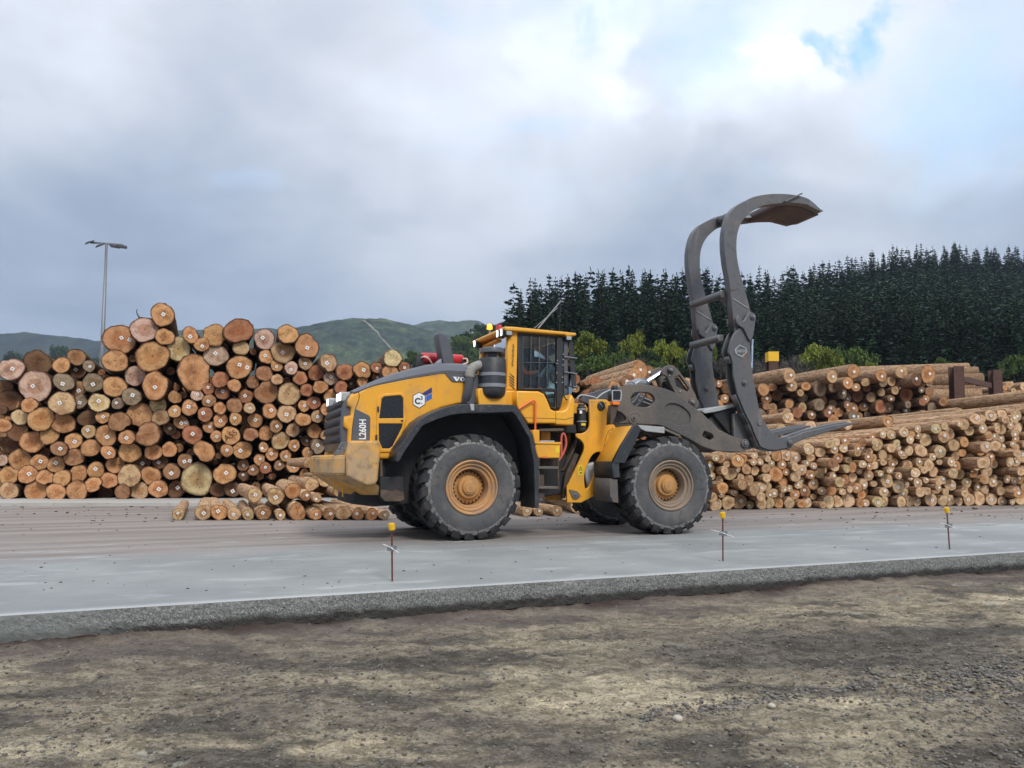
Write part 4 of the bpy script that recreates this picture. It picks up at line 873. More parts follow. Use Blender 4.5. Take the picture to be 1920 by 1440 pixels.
# side frame, door and glazing
def bar(name, a, b_, w_, y0, y1, mat, parent=None):
    (ua, va), (ub, vb_) = a, b_; L = math.hypot(ub - ua, vb_ - va); nx_, ny_ = -(vb_ - va) / L * w_ / 2, (ub - ua) / L * w_ / 2
    return plate(name, FR, [(ua + nx_, va + ny_), (ub + nx_, vb_ + ny_), (ub - nx_, vb_ - ny_), (ua - nx_, va - ny_)], y0, y1, mat, parent=parent, bevel=.004)
dr = plate('cab_door', FR, [(971, 624), (1064, 632), (1066, 690), (1067, 755), (1060, 768), (1040, 768), (1032, 762), (1024, 742), (1012, 732), (971, 731)], CS - .005, CS + .06, M['black'],
           [[(980.5, 629), (1043.5, 634), (1043, 729), (979.5, 728)], [(1022, 734), (1041, 735), (1041, 764), (1035, 762), (1029, 748)], [(1057, 640), (1063, 640), (1063, 750), (1056, 750)]], .01)
plate('door_glass', FR, [(972.5, 626), (1063, 633), (1065, 752), (1038, 765), (1026, 744), (1012, 731), (972.5, 730)], CS + .02, CS + .026, M['glass'], parent=dr, bevel=.0005)
for u in (995.6, 1011.2, 1027): bar('guard_bar', (u + .6, 630), (u - .6, 729), 1.1, CS - .03, CS - .018, M['hood_grey'], dr)
for v in (679.5, 728.5): bar('guard_bar', (979.5, v), (1043, v + .8), 1.1, CS - .03, CS - .018, M['hood_grey'], dr)
bar('guard_bar', (981, 630), (980, 729), 1.1, CS - .03, CS - .018, M['hood_grey'], dr)
bar('front_post', (1049.5, 632), (1048.5, 765), 9, CS - .035, CS + .07, M['black'])
bar('front_post', (1061.5, 640), (1060.5, 762), 6.5, CS - .02, CS + .05, M['hood_grey'])
for (u, v) in ((1045.5, 676), (1044.5, 681.5), (1044, 699), (1043.6, 717), (1056.6, 664), (1056.2, 674), (1055.8, 684.5), (1055.4, 707), (1055.2, 717)): plate('bolt', FR, ell(u, v, 1.1, 1.1, 8), CS - .05, CS - .03, M['lightgrey'], bevel=.002)
plate('front_window', FR, [(1064, 634), (1066, 634), (1081, 722), (1078, 727), (1071, 738), (1062, 764), (1058, 764)], CS + .03, 2 * CL - CS - .03, M['glass'], bevel=.001)
bar('front_guard', (1070, 640), (1077, 728), 8, CS - .03, CS - .005, M['black'])
for v0_, v1_ in ((669, 672), (697.5, 701), (723, 726)): tube('guard_bracket', FR, [(1058, v0_, CS - .05), (1082, v1_, CS - .05)], .013, M['galv'])
for i in range(7): y = CS + .1 + i * .24; tube3('guard_wire', FR, [(FR.tr(1074, 640, CS)[0] + .05, y, FR.tr(1074, 640, CS)[1]), (FR.tr(1080, 728, CS)[0] + .05, y, FR.tr(1080, 728, CS)[1])], .012, M['black'])
for i in range(4):
    t = i / 3; u, v = 1075 + 5 * t, 645 + 80 * t; x, z = FR.tr(u, v, CS); tube3('guard_wire', FR, [(x + .05, CS, z), (x + .05, 2 * CL - CS, z)], .012, M['black'])
tube('mirror_loop', FR, [(1074, 724, .6), (1058, 724, .5), (1057, 735, .5), (1058, 744, .5), (1064, 750, .5), (1068, 742, .5)], .012, M['ink'])
# rear window wall
x_a = FR.tr(951, 680, CS)[0]; za, zb_ = FR.tr(955, 624, CS)[1], FR.tr(948, 731, CS)[1]
V = [(x_a + .03, CS + .14, zb_), (x_a + .03, 2 * CL - CS - .14, zb_), (x_a + .07, 2 * CL - CS - .14, za), (x_a + .07, CS + .14, za)]
V2 = [(x + .02, y, z) for x, y, z in V]
emitmesh('rear_window', FR, V + V2, [(0, 1, 2, 3), (7, 6, 5, 4)], M['glass'])
x_f = FR.tr(1060, 700, CS)[0]
boxp('cab_floor', FR, x_a, x_f + .1, CS + .06, 2 * CL - CS - .06, zb_ - .28, zb_ - .2, M['frame_black'], .01)
far = 2 * CL - CS
plate('far_cab_side', FR, [(971, 624), (1064, 632), (1066, 690), (1067, 755), (1060, 768), (1040, 768), (1012, 732), (971, 731)], far - .06, far, M['black'], [[(981, 629), (1010, 632), (1010, 728), (980, 728)], [(1015, 632), (1043, 634), (1043, 729), (1015, 729)], [(1050, 636), (1063, 638), (1063, 750), (1050, 750)]], .01, lat=CS)
plate('far_glass', FR, [(972.5, 626), (1063, 633), (1065, 752), (1038, 760), (1012, 731), (972.5, 730)], far - .035, far - .03, M['glass'], bevel=.0005, lat=CS)
st = boxp('seat', FR, x_a + .32, x_a + .86, CL - .27, CL + .27, zb_ - .2, zb_ + .12, M['seat'], .05)
plate_xz('seat_back', FR, [(x_a + .30, zb_ + .06), (x_a + .46, zb_ + .06), (x_a + .36, zb_ + .86), (x_a + .22, zb_ + .84)], CL - .25, CL + .25, M['seat'], (), .05, st)
tube3('steering_column', FR, [(x_f - .05, CL, zb_ - .1), (x_f - .32, CL, zb_ + .28)], .05, M['black'])
sw = lathe_part('steering_wheel', FR, [(.19 + .018 * math.cos(a * .785), .018 * math.sin(a * .785)) for a in range(9)], M['black'], 'z', (0, 0, 0), 28)
for vt in sw.data.vertices: x, y, z = vt.co; vt.co = (x_f - .34 + x * .75 - z * .66, CL + y, zb_ + .32 + x * .66 + z * .75)
boxp('armrest_console', FR, x_a + .4, x_a + .95, CS + .16, CS + .34, zb_ + .12, zb_ + .30, M['frame_black'], .03)
# operator: one skinned body in orange and lime workwear
def skinned(name, joints, edges, radii, mat, root_i=0, parent=None):
    me = bpy.data.meshes.new(name); me.from_pydata(joints, edges, []); o = bpy.data.objects.new(name, me); COL.objects.link(o)
    o.modifiers.new('skin', 'SKIN'); sk = me.skin_vertices[0].data
    for i, r_ in enumerate(radii): sk[i].radius = (r_, r_) if not isinstance(r_, tuple) else r_
    sk[root_i].use_root = True
    s_ = o.modifiers.new('sub', 'SUBSURF'); s_.levels = 2; s_.render_levels = 2
    dg = bpy.context.evaluated_depsgraph_get(); dg.update(); m2 = bpy.data.meshes.new_from_object(o.evaluated_get(dg)); bpy.data.objects.remove(o)
    m2.polygons.foreach_set('use_smooth', [True] * len(m2.polygons)); m2.name = name; return link(name, m2, parent, mat)
xs0, zs0 = x_a + .52, zb_ + .2
J = [(xs0, 0, zs0), (xs0 - .02, 0, zs0 + .2), (xs0 - .05, 0, zs0 + .42), (xs0 - .04, 0, zs0 + .55), (xs0 - .02, 0, zs0 + .63),
     (xs0 - .05, -.19, zs0 + .45), (xs0 + .10, -.25, zs0 + .2), (xs0 + .34, -.17, zs0 + .24), (xs0 - .05, .19, zs0 + .45), (xs0 + .10, .25, zs0 + .2), (xs0 + .34, .17, zs0 + .24),
     (xs0 + .05, -.1, zs0 - .02), (xs0 + .45, -.13, zs0 + .04), (xs0 + .50, -.13, zs0 - .36), (xs0 + .05, .1, zs0 - .02), (xs0 + .45, .13, zs0 + .04), (xs0 + .50, .13, zs0 - .36)]
E_ = [(0, 1), (1, 2), (2, 3), (3, 4), (2, 5), (5, 6), (6, 7), (2, 8), (8, 9), (9, 10), (0, 11), (11, 12), (12, 13), (0, 14), (14, 15), (15, 16)]
Rr = [(.15, .12), (.155, .12), (.17, .11), .06, .055, .075, .055, .04, .075, .055, .04, .1, .08, .055, .1, .08, .055]
pr = empty('person', FR.o + FR.e2 * CL, FR.h)
tag(pr, 'person in orange and lime workwear seated at the controls inside the loader cab', 'person')
skinned('body', J, E_, Rr, M['hivis_o'], 0, pr)
bm = bmesh.new(); bmesh.ops.create_uvsphere(bm, u_segments=20, v_segments=14, radius=.105)
for v in bm.verts:
    v.co.z *= 1.22; v.co.y *= .86
    if v.co.x > .08 and abs(v.co.y) < .03 and -.03 < v.co.z < .02: v.co.x += .022
me = bpy.data.meshes.new('head'); bm.to_mesh(me); bm.free(); me.polygons.foreach_set('use_smooth', [True] * len(me.polygons)); o = link('head', me, pr, M['skin']); o.location = (xs0, 0, zs0 + .72)
bm = bmesh.new(); bmesh.ops.create_uvsphere(bm, u_segments=20, v_segments=12, radius=.118)
bmesh.ops.delete(bm, geom=[v for v in bm.verts if v.co.z < .015 and v.co.x > -.06 or v.co.z < -.05], context='VERTS')
me = bpy.data.meshes.new('hair'); bm.to_mesh(me); bm.free(); o = link('hair', me, pr, M['ink']); o.location = (xs0 - .005, 0, zs0 + .745)
plate_xz('vest', FR, [(xs0 - .13, zs0 + .0), (xs0 + .13, zs0 + .0), (xs0 + .12, zs0 + .42), (xs0 + .02, zs0 + .5), (xs0 - .12, zs0 + .5), (xs0 - .16, zs0 + .3)], -.16, .16, M['hivis_y'], (), .05, pr)
for sgn in (-1, 1): plate_xz('hand', FR, [(xs0 + .32, zs0 + .19), (xs0 + .42, zs0 + .24), (xs0 + .43, zs0 + .30), (xs0 + .34, zs0 + .29)], sgn * .17 - .035, sgn * .17 + .035, M['skin'], (), .02, pr)
# skirt under the cab
plate('cab_skirt', FR, [(969, 732.5), (1010, 733.5), (1020, 738), (1026, 749), (1033, 767), (1040, 770.5), (1055, 770.5), (1062, 767), (1066.5, 755), (1071, 739.5), (1074, 742), (1078, 749), (1076, 797), (1042, 796.5), (1040, 794), (990, 794), (975, 772), (969, 760)], .40, 2 * CL - .4, M['yellow_cab'], bevel=.03, res=2)
plate('skirt_corner', FR, [(948, 731.5), (970, 732), (970, 762), (948, 762)], .60, 2 * CL - .6, M['yellow_cab'], bevel=.03)
for pts in ([(981, 783), (1042, 785), (1060, 786.5), (1076, 782)], [(1042, 771), (1042.5, 796)]): tube('panel_seam', FR, [(u, v, .398) for u, v in pts], .004, M['ink'], smooth=False)
plate('cab_mount', FR, [(990, 793), (1080, 796), (1082, 812), (1000, 812)], .7, 2.4, M['frame_black'], bevel=.02)
# lamps, beacons
def lamp(u, v, w_, h_, lat, dpt, lit):
    x, z = FR.tr(u, v, lat); kx = abs(FR.tr(u + 1, v, lat)[0] - x)
    l_ = boxp('work_lamp', FR, x - w_ * kx, x + w_ * kx, lat, lat + dpt, z - h_ * kx, z + h_ * kx, M['black'], .02); return l_, x, z, kx
for (u, v, lat) in ((942, 624.5, .80), (946, 623.5, .70), (944, 624, 2.18), (948, 623, 2.28)):
    x, z = FR.tr(u, v, .72); l_ = boxp('work_lamp', FR, x - .06, x + .08, lat, lat + .08, z - .075, z + .075, M['black'], .02); boxp('lens', FR, x - .068, x - .05, lat + .006, lat + .074, z - .065, z + .065, M['lamp'], .015, l_)
for (u, v, w_, h_) in ((955, 624.5, 6.5, 5), (1067, 633.5, 5.6, 4.6)):
    l_, x, z, kx = lamp(u, v, w_, h_, .64, .12, 0); boxp('lens', FR, x - w_ * kx * .8, x + w_ * kx * .8, .632, .65, z - h_ * kx * .75, z + h_ * kx * .75, M['lightgrey'], .01, l_)
bx, bz = FR.tr(918, 613, 2.0); kx = abs(FR.tr(919, 613, 2.0)[0] - bx)
be = lathe_part('beacon', FR, [(0, bz + 5 * kx), (3 * kx, bz + 4.6 * kx), (4.4 * kx, bz + 2.5 * kx), (4.8 * kx, bz - 4 * kx), (0, bz - 4.5 * kx)], M['beacon'], 'z', (bx, 2.0, 0), 20)
tube3('beacon_post', FR, [(bx, 2.0, bz - 5 * kx), (bx, 2.0, bz - 16 * kx), (bx + .25, 2.0, bz - 20 * kx)], .03, M['galv'], be, False)
rx, rz_ = FR.tr(936, 615, 1.5)
be = lathe_part('red_beacon', FR, [(0, rz_ + .07), (.05, rz_ + .06), (.06, rz_ + .02), (.062, rz_ - .06), (.02, rz_ - .06), (.02, rz_ - .3)], M['red'], 'z', (rx, 1.5, 0), 18)
boxp('beacon_bracket', FR, rx - .12, rx + .3, 1.35, 2.15, rz_ - .30, rz_ - .26, M['yellow_cab'], .01, be)
tube('aerial', FR, [(1009, 616, 1.2), (1052, 564, 1.2)], .016, M['galv'], smooth=False); tube('aerial', FR, [(1001, 616, 1.5), (1046, 577, 1.5)], .008, M['galv'], smooth=False); tube('aerial', FR, [(1049, 622, 1.4), (1051, 558, 1.4)], .008, M['black'], smooth=False)
# ---- steps and rails
tube('hand_rail', FR, [(972, 767, .34), (995, 752.5, .34), (1000, 750.8, .34), (1003.5, 753.5, .34), (1004, 762, .34), (1003.5, 808, .34), (1003, 838, .34)], .020, M['rail'], n=4)
sb = plate('step_box', FR, [(1004, 830), (1051.5, 830), (1050, 859), (1009, 859), (1005, 848)], .22, .85, M['yellow'], bevel=.02)
plate('step_lip', FR, [(1003, 829), (1052, 829), (1052, 833), (1003, 832)], .2, .24, M['yellow_cab'], parent=sb, bevel=.008)
plate('reflector', FR, [(1017, 855), (1026, 855), (1026, 858.5), (1017, 858.5)], .212, .225, M['rail'], parent=sb, bevel=.002)
plate('sticker', FR, [(1043, 838), (1048, 837), (1049, 849), (1041, 849)], .216, .222, M['sticker'], parent=sb, bevel=.0005)
plate('step_post', FR, [(999, 806), (1012, 806), (1012, 830), (1002, 830)], .26, .5, M['yellow'], bevel=.015)
plate('upper_step', FR, [(1012, 804), (1057, 803), (1058, 808), (1012, 809)], .25, .8, M['dark_brown'], bevel=.01)
plate('upper_step', FR, [(1012, 826), (1040, 826), (1040, 830), (1012, 830)], .25, .8, M['lightgrey'], bevel=.01)
plate('step_back', FR, [(1014, 808), (1032, 808), (1032, 828), (1014, 828)], .62, .66, M['yellow'], bevel=.005)
for u0, u1 in ((1010, 1010.5), (1046.5, 1048)): tube('ladder_rail', FR, [(u0, 858, .24), (u0, 890, .24), (u1, 918, .24)], .018, M['dark_brown'])
plate('ladder_rail', FR, [(1009, 890), (1020, 890), (1021, 935), (1009, 935)], .3, .33, M['dark_brown'], bevel=.005)
for v in (874.5, 912): plate('ladder_tread', FR, [(1010, v), (1047, v), (1047.5, v + 5), (1010, v + 5)], .2, .55, M['boom'], bevel=.012)
plate('ladder_riser', FR, [(1011, 861), (1045, 861), (1046, 873), (1011, 873)], .5, .54, M['dark_brown'], bevel=.005)
tube('grab_loop', FR, [(1052.5, 855, .3), (1052.5, 822, .3), (1055, 813.5, .3), (1058.5, 815, .3), (1061, 824, .3), (1061, 836, .3), (1055, 852, .3), (1047, 864, .3)], .022, M['redrail'], n=5)
# ---- front frame, traced in its own heading
TL = .98
sl = catmull([(1126, 848), (1120, 847.5), (1112, 852), (1106, 861), (1100, 876), (1096, 889), (1096, 905), (1098, 918)], 3) + [(1104, 913), (1112, 895), (1119, 871), (1127, 852)]
tw = [(1106, 749), (1136, 749), (1142, 752), (1146, 759), (1144, 770), (1140, 780), (1139.5, 790), (1144, 796), (1151, 796), (1155, 801), (1152, 806), (1130, 850), (1127, 870), (1118, 890), (1112, 925), (1114, 930), (1090, 942.5), (1063, 942.5), (1063, 911), (1066, 907)]
tw += catmull([(1074, 890), (1086, 865), (1094, 847), (1095, 835), (1090, 826), (1081, 820)], 3) + [(1079, 813)] + catmull([(1092, 812.5), (1100, 808), (1105, 799), (1105.7, 785)], 3)
plate('front_frame', FF_, tw, TL, TL + .07, M['yellow'], [sl], .012)
plate('front_frame', FF_, tw, 2 * CL - TL - .07, 2 * CL - TL, M['yellow'], [sl], .012, lat=TL)
plate('frame_core', FF_, [(1108, 770), (1138, 770), (1140, 860), (1112, 935), (1090, 935), (1098, 850), (1105, 815)], TL + .25, 2 * CL - TL - .25, M['frame_black'], bevel=.02, lat=TL)
plate('axle_casting', FF_, [(1098, 870), (1150, 860), (1150, 925), (1108, 925)], TL + .1, TL + .24, M['lightgrey'], bevel=.05, lat=TL)
ear = plate('pivot_ear', FF_, [(1067, 919), (1070, 918), (1082, 921), (1088, 927), (1087, 933), (1080, 937), (1074, 935)], TL - .02, TL + .01, M['boom'], bevel=.006)
plate('pivot_pin', FF_, ell(1080, 928.5, 3.6, 3.8, 16), TL - .035, TL, M['galv'], parent=ear, bevel=.006); plate('pivot_bore', FF_, ell(1080, 928.5, 1.3, 1.5, 10), TL - .042, TL, M['ink'], parent=ear, bevel=.001)
tube('panel_seam', FF_, [(1150, 803, TL - .002), (1141, 808, TL - .002), (1137, 816, TL - .002), (1130, 848, TL - .002)], .004, M['ink'], smooth=False)
for (u, v) in ((1143, 812), (1110, 753), (1136, 755), (1090, 930)): plate('bolt', FF_, ell(u, v, .9, .9, 8), TL - .015, TL, M['galv'], bevel=.002)
kn = plate('round_cover', FF_, ell(1128, 761, 7.2, 9, 22), TL - .03, TL + .01, M['black'], bevel=.012); bar_ = tube('cover_latch', FF_, [(1124, 755, TL - .04), (1130, 763, TL - .04)], .008, M['lightgrey'], kn)
lb = plate('warning_label', FF_, [(1084.5, 872), (1093.5, 872), (1093, 890.5), (1084, 890.5)], TL - .004, TL + .002, M['sticker'], bevel=.0005)
plate('label_mark', FF_, [(1089, 874), (1092.3, 880.3), (1085.6, 880.3)], TL - .006, TL, M['ink'], [[(1089, 876), (1090.9, 879.5), (1087, 879.5)]], .0004, lb)
plate('label_mark', FF_, [(1085, 881.7), (1093, 881.7), (1093, 882.4), (1085, 882.4)], TL - .006, TL, M['ink'], parent=lb, bevel=.0004); plate('label_mark', FF_, [(1087, 886), (1091, 885), (1091.3, 887.5), (1087, 888)], TL - .006, TL, M['ink'], parent=lb, bevel=.0004)
fx, fz = FF_.tr(1094, 780, TL); kf = abs(FF_.tr(1095, 780, TL)[0] - fx); fv = lambda v: FF_.tr(1094, v, TL)[1]
fc = lathe_part('filter_canister', FF_, [(0, fv(757)), (6 * kf, fv(757)), (6 * kf, fv(761)), (8 * kf, fv(763)), (8.2 * kf, fv(806)), (5 * kf, fv(809)), (0, fv(809))], M['black'], 'z', (fx, TL + .1, 0), 24)
for v in (767, 790): lathe_part('canister_band', FF_, [(8.2 * kf, fv(v - 1.2)), (8.9 * kf, fv(v - 1)), (8.9 * kf, fv(v + 1)), (8.2 * kf, fv(v + 1.2))], M['lightgrey'], 'z', (fx, TL + .1, 0), 24, fc)
plate('sticker', FF_, [(1087, 769.5), (1091.5, 770), (1091.5, 775.5), (1087, 775.5)], TL - .035, TL - .03, M['white'], parent=fc, bevel=.0005); plate('sticker', FF_, [(1090, 793.5), (1098, 793.5), (1098, 798), (1090, 798)], TL - .035, TL - .03, M['sticker'], parent=fc, bevel=.0005)
plate('joint_guard', FR, [(1074, 775), (1100, 775), (1102, 812), (1080, 812)], .95, 2.2, M['frame_black'], bevel=.02)
# hoses in the articulation
for i, (dx_, dl, rr) in enumerate(((0, 0, .03), (5, .08, .026), (10, .15, .034), (15, .22, .03), (-4, .12, .024))):
    tube('hydraulic_hose', FR, [(1082 + dx_ * .3, 822, 1.0 + dl), (1076 + dx_, 840, .96 + dl), (1063 + dx_, 868, .95 + dl), (1054 + dx_, 882, 1.0 + dl), (1046 + dx_ * .5, 872, 1.1 + dl)], rr, M['frame_black'] if i % 2 else M['dark_brown'], n=5)
plate('link_arm', FF_, [(1080, 850), (1086, 852), (1067, 905), (1060, 935), (1054, 935), (1060, 890)], TL + .15, TL + .25, M['dark_brown'], bevel=.015)
# ---- front fender
NL, FL = .10, .92
P0, P1, P2, P3 = FF_.tr(1150, 867, NL), FF_.tr(1190, 797.5, NL), FF_.tr(1246, 802, NL), FF_.tr(1276, 815, NL)
def strip(name, prof, y0, y1, th, mat, parent=None):
    d = [(p_[0], p_[1] - th) for p_ in prof]; return plate_xz(name, FF_, list(prof) + d[::-1], y0, y1, mat, (), .006, parent)
ff = strip('front_fender', [P0, P1], NL, FL, .05, M['yellow'])
strip('fender_top', [P1, P2, P3], NL, FL, .05, M['boom'], ff)
plate('fender_edge', FF_, [(1189, 796.5), (1197, 797), (1203, 804), (1199.5, 811), (1193, 827), (1172, 868.5), (1157, 868.5), (1148, 868), (1165, 835)], .05, .13, M['black'], parent=ff, bevel=.01)
plate('fender_edge', FF_, [(1196, 797), (1246, 800.5), (1246.5, 812.5), (1212, 809), (1202, 804.5)], .05, .13, M['lightgrey'], parent=ff, bevel=.01)
x0, z0 = FF_.tr(1150, 867, NL); x1, z1 = FF_.tr(1150, 897, NL); xm, _ = FF_.tr(1160, 880, NL)
plate_xz('fender_lip', FF_, [(x0 - .04, z0 + .02), (xm + .0, z0 + .01), (xm, z1 + .12), (xm + .03, z1 + .02), (x0 - .02, z1)], .06, FL, M['black'], (), .02, ff)
plate('mud_flap', FF_, [(1144, 897), (1158, 899), (1160, 943), (1150, 942), (1144, 930)], .1, .85, M['boom'], bevel=.01)
plate('fender_stay', FF_, [(1199, 810), (1209, 809), (1209, 818), (1200, 823)], .3, .6, M['dark_brown'], parent=ff, bevel=.01)
# indicator and head lamp
hl = plate('head_lamp', FF_, [(1149, 732), (1164, 732), (1165.5, 738), (1164, 750), (1149, 751)], .48, .72, M['black'], bevel=.02)
plate('lamp_rim', FF_, [(1147.5, 731), (1165, 731), (1166.5, 738), (1165, 752), (1147.5, 752)], .47, .49, M['lightgrey'], [[(1149.5, 733), (1163, 733), (1164, 738), (1163, 750), (1149.5, 750)]], .003, hl)
plate('lamp_lens', FF_, [(1149.5, 733), (1163, 733), (1164, 738), (1163, 750), (1149.5, 750)], .476, .482, M['darkglass'], parent=hl, bevel=.001)
plate('indicator', FF_, [(1149, 752.5), (1162.5, 752.5), (1162, 759.5), (1149.5, 759)], .47, .6, M['orange_lens'], bevel=.012)
plate('lamp_bracket', FF_, [(1148, 759), (1160, 759), (1156, 775), (1150, 794), (1144, 796), (1145, 775)], .52, .7, M['dark_brown'], bevel=.01)
plate('lamp_stem', FF_, [(1152, 722), (1158, 722), (1160, 731), (1150, 731)], .5, .64, M['black'], bevel=.02)
# ---- wheels
def make_tyre():
    Rw, W = WHEEL_R, .80
    V, Fc = [], []; n = 96; H = [(.47, .06), (.50, .02), (.56, -.004), (.66, -.014), (.76, .0), (.83, .028)]
    side = [(r_, y) for r_, y in H]
    prof = side + [(Rw - .10, .055), (Rw - .055, .085)] + [(Rw - .05, W - .085), (Rw - .10, W - .055)] + [(r_, W - y) for r_, y in side[::-1]]
    V, Fc = lathe(prof, n, 'y', (0, 0, 0)); mats = []
    np_ = len(prof)
    for i in range(np_ - 1):
        for k in range(n): mats.append(1 if i < 4 or i >= np_ - 5 else (2 if i in (4, 5) or i in (np_ - 6,) else 0))
    # lugs: two staggered rows of angled blocks that wrap over the shoulder
    nl = 22
    for row in (0, 1):
        for k in range(nl):
            a0 = 6.28318 * (k + .5 * row) / nl; wd = .088
            def pt(da, r_, y): a = a0 + da; return (r_ * math.cos(a), y if row == 0 else W - y, r_ * math.sin(a))
            sections = [(-.02, Rw - .135, .012), (0.0, Rw - .035, .035), (.03, Rw - .004, .075), (.085, Rw, .22), (.15, Rw, W / 2 + .03)]
            i0 = len(V)
            for (sk, r_, y) in sections:
                hw = wd * (1.0 if y < .1 else .82)
                inner = Rw - .17 if y < .02 else Rw - .09
                V.extend([pt(sk - hw, r_, y), pt(sk + hw, r_, y), pt(sk + hw * 1.12, min(inner, r_ - .01), y + .02), pt(sk - hw * 1.12, min(inner, r_ - .01), y + .02)])
            for s_ in range(len(sections) - 1):
                a, b_ = i0 + s_ * 4, i0 + (s_ + 1) * 4
                Fc.extend([(a, b_, b_ + 1, a + 1), (a + 1, b_ + 1, b_ + 2, a + 2), (a + 3, b_ + 3, b_, a)]); mats.extend([0, 0, 0])
            e = i0 + (len(sections) - 1) * 4; Fc.extend([(e, e + 3, e + 2, e + 1), (i0, i0 + 1, i0 + 2, i0 + 3)]); mats.extend([0, 0])
    me = mesh_from(V, Fc, 'tyre'); bm = bmesh.new(); bm.from_mesh(me); bmesh.ops.recalc_face_normals(bm, faces=bm.faces); bm.to_mesh(me); bm.free()
    me.polygons.foreach_set('use_smooth', [True] * len(me.polygons)); me.polygons.foreach_set('material_index', mats); me.set_sharp_from_angle(angle=R(32)); return me
TY = make_tyre()
for m_ in (M['tyre_tread'], M['tyre_side'], M['tyre_scuff']): TY.materials.append(m_)
def lmesh(prof, n=48, sharp=35):
    V, Fc = lathe(prof, n, 'y'); me = mesh_from(V, Fc); bm = bmesh.new(); bm.from_mesh(me); bmesh.ops.recalc_face_normals(bm, faces=bm.faces); bm.to_mesh(me); bm.free()
    me.polygons.foreach_set('use_smooth', [True] * len(me.polygons)); me.set_sharp_from_angle(angle=R(sharp)); return me
RIM = lmesh([(.485, .09), (.485, .03), (.478, .015), (.462, .008), (.45, .015), (.445, .05), (.425, .062), (.41, .05), (.395, .05), (.385, .085), (.362, .095), (.35, .085), (.33, .09), (.322, .13), (.315, .30), (.30, .33), (0, .33)], 64)
HUB = lmesh([(.30, .34), (.295, .27), (.27, .25), (.215, .235), (.205, .19), (.19, .175), (.14, .17), (.132, .135), (.125, .125), (.10, .12), (.092, .105), (0, .10)], 40)
BOLT = lmesh([(.016, .035), (.016, .0), (.012, -.006), (0, -.008)], 8)
def wheel(fr, lat_flip, label_rim, mat_rim, rz):
    """near wheels have their outer face at y = 0 of the frame; far wheels are mirrored"""
    w_ = empty('wheel'); w_.parent = root
    c = fr.to(FR, (0, 0 if not lat_flip else 2 * CL, WHEEL_R - .018)); w_.location = c
    w_.rotation_euler = (0, rz, fr.h - FR.h + (math.pi if lat_flip else 0))
    t = link('tyre', TY, w_); rm = link('rim', RIM, w_); hb = link('hub', HUB, w_)
    for o, mm in ((rm, mat_rim), (hb, M['hub'])):
        if not o.data.materials: o.data.materials.append(mm)
        o.material_slots[0].link = 'OBJECT'; o.material_slots[0].material = mm
    for k in range(24):
        a = k * 6.28318 / 24; bo = link('wheel_bolt', BOLT, w_); bo.location = (.272 * math.cos(a), .245, .272 * math.sin(a))
    return w_
if not BOLT.materials: BOLT.materials.append(M['frame_black'])
wheel(FR, False, '', M['rim_rear'], .2); wheel(FR, True, '', M['rim_rear'], .7); wheel(FF_, False, '', M['rim_front'], 1.1); wheel(FF_, True, '', M['rim_front'], 1.6)
plate_xz('front_axle', FF_, ell(0, WHEEL_R, .28, .28, 20), .6, 2 * CL - .6, M['frame_black'], (), .05)
# ---- boom
BL_ = .94
bo_out = [(1162.5, 725)] + catmull([(1185, 721), (1211, 721.5), (1233, 725), (1254, 731), (1267, 737), (1279, 745), (1297, 759.5), (1314, 772.5), (1330.5, 788), (1348, 805)], 3) + catmull([(1369, 815.6), (1383, 821), (1398, 823)], 3) + \
         [(1404, 834), (1400, 845), (1392, 848)] + catmull([(1361, 846.5), (1342, 845), (1335, 843), (1317, 837), (1296, 825), (1275, 814), (1258, 806), (1244, 799), (1228, 796.5), (1196, 795)], 3) + \
         [(1185, 794), (1166, 794.5), (1162, 791)] + catmull([(1168, 792), (1174, 787.5), (1173, 781), (1165, 773)], 3) + [(1158, 771), (1158, 766), (1161, 756)]
cap1 = catmull([(1182.6, 749), (1186, 740), (1192, 736), (1205, 735.5), (1217, 737), (1225, 742), (1228, 749), (1225, 757), (1217, 762.5), (1205, 763.3), (1194, 762), (1185, 757)], 3, True)
oval = catmull([(1246.5, 768), (1249, 761), (1256, 756.8), (1269, 757.5), (1283, 764.5), (1293, 775), (1295, 785), (1291, 794), (1283, 797.5), (1271, 797), (1257, 790), (1248, 778)], 3, True)
slot = [(1317, 814), (1322, 807.5), (1336, 813.5), (1339.5, 820), (1334, 826), (1319.5, 820)]
bm_ = plate('boom', FF_, bo_out, BL_, BL_ + .11, M['boom'], [cap1, oval, slot], .012)
plate('boom_recess', FF_, oval, BL_ + .035, BL_ + .09, M['boom'], parent=bm_, bevel=.002, lat=BL_)
plate('boom_far', FF_, bo_out, 2 * CL - BL_ - .11, 2 * CL - BL_, M['boom'], [cap1, slot], .012, lat=BL_)
for (u, v, r_) in ((1189.3, 784.6, 11), (1189.3, 784.6, 6), (1189.3, 784.6, 2)):
    plate('boom_pin', FF_, ell(u, v, r_, r_, 22), BL_ - (.02 if r_ == 11 else .035 if r_ == 6 else .05), BL_ + .02, M['boom'] if r_ != 2 else M['ink'], parent=bm_, bevel=.008)
tube('boom_weld', FF_, [(1161, 793, BL_ + .03), (1170, 792, BL_), (1176, 787, BL_ - .01), (1179, 779, BL_ - .01), (1187, 773, BL_ - .01), (1196, 775, BL_ - .01), (1200, 781, BL_ - .01)], .016, M['boom'], bm_)
plate('boom_crossbeam', FF_, [(1285, 775), (1320, 790), (1330, 815), (1300, 805), (1275, 790)], BL_ + .1, 2 * CL - BL_ - .1, M['frame_black'], bevel=.03, lat=BL_)
plate('tower_plate', FF_, [(1085, 750), (1100, 739), (1125, 731), (1146, 727), (1166, 724), (1168, 775), (1145, 790), (1110, 760)], 1.30, 1.36, M['hood_grey'], bevel=.01)
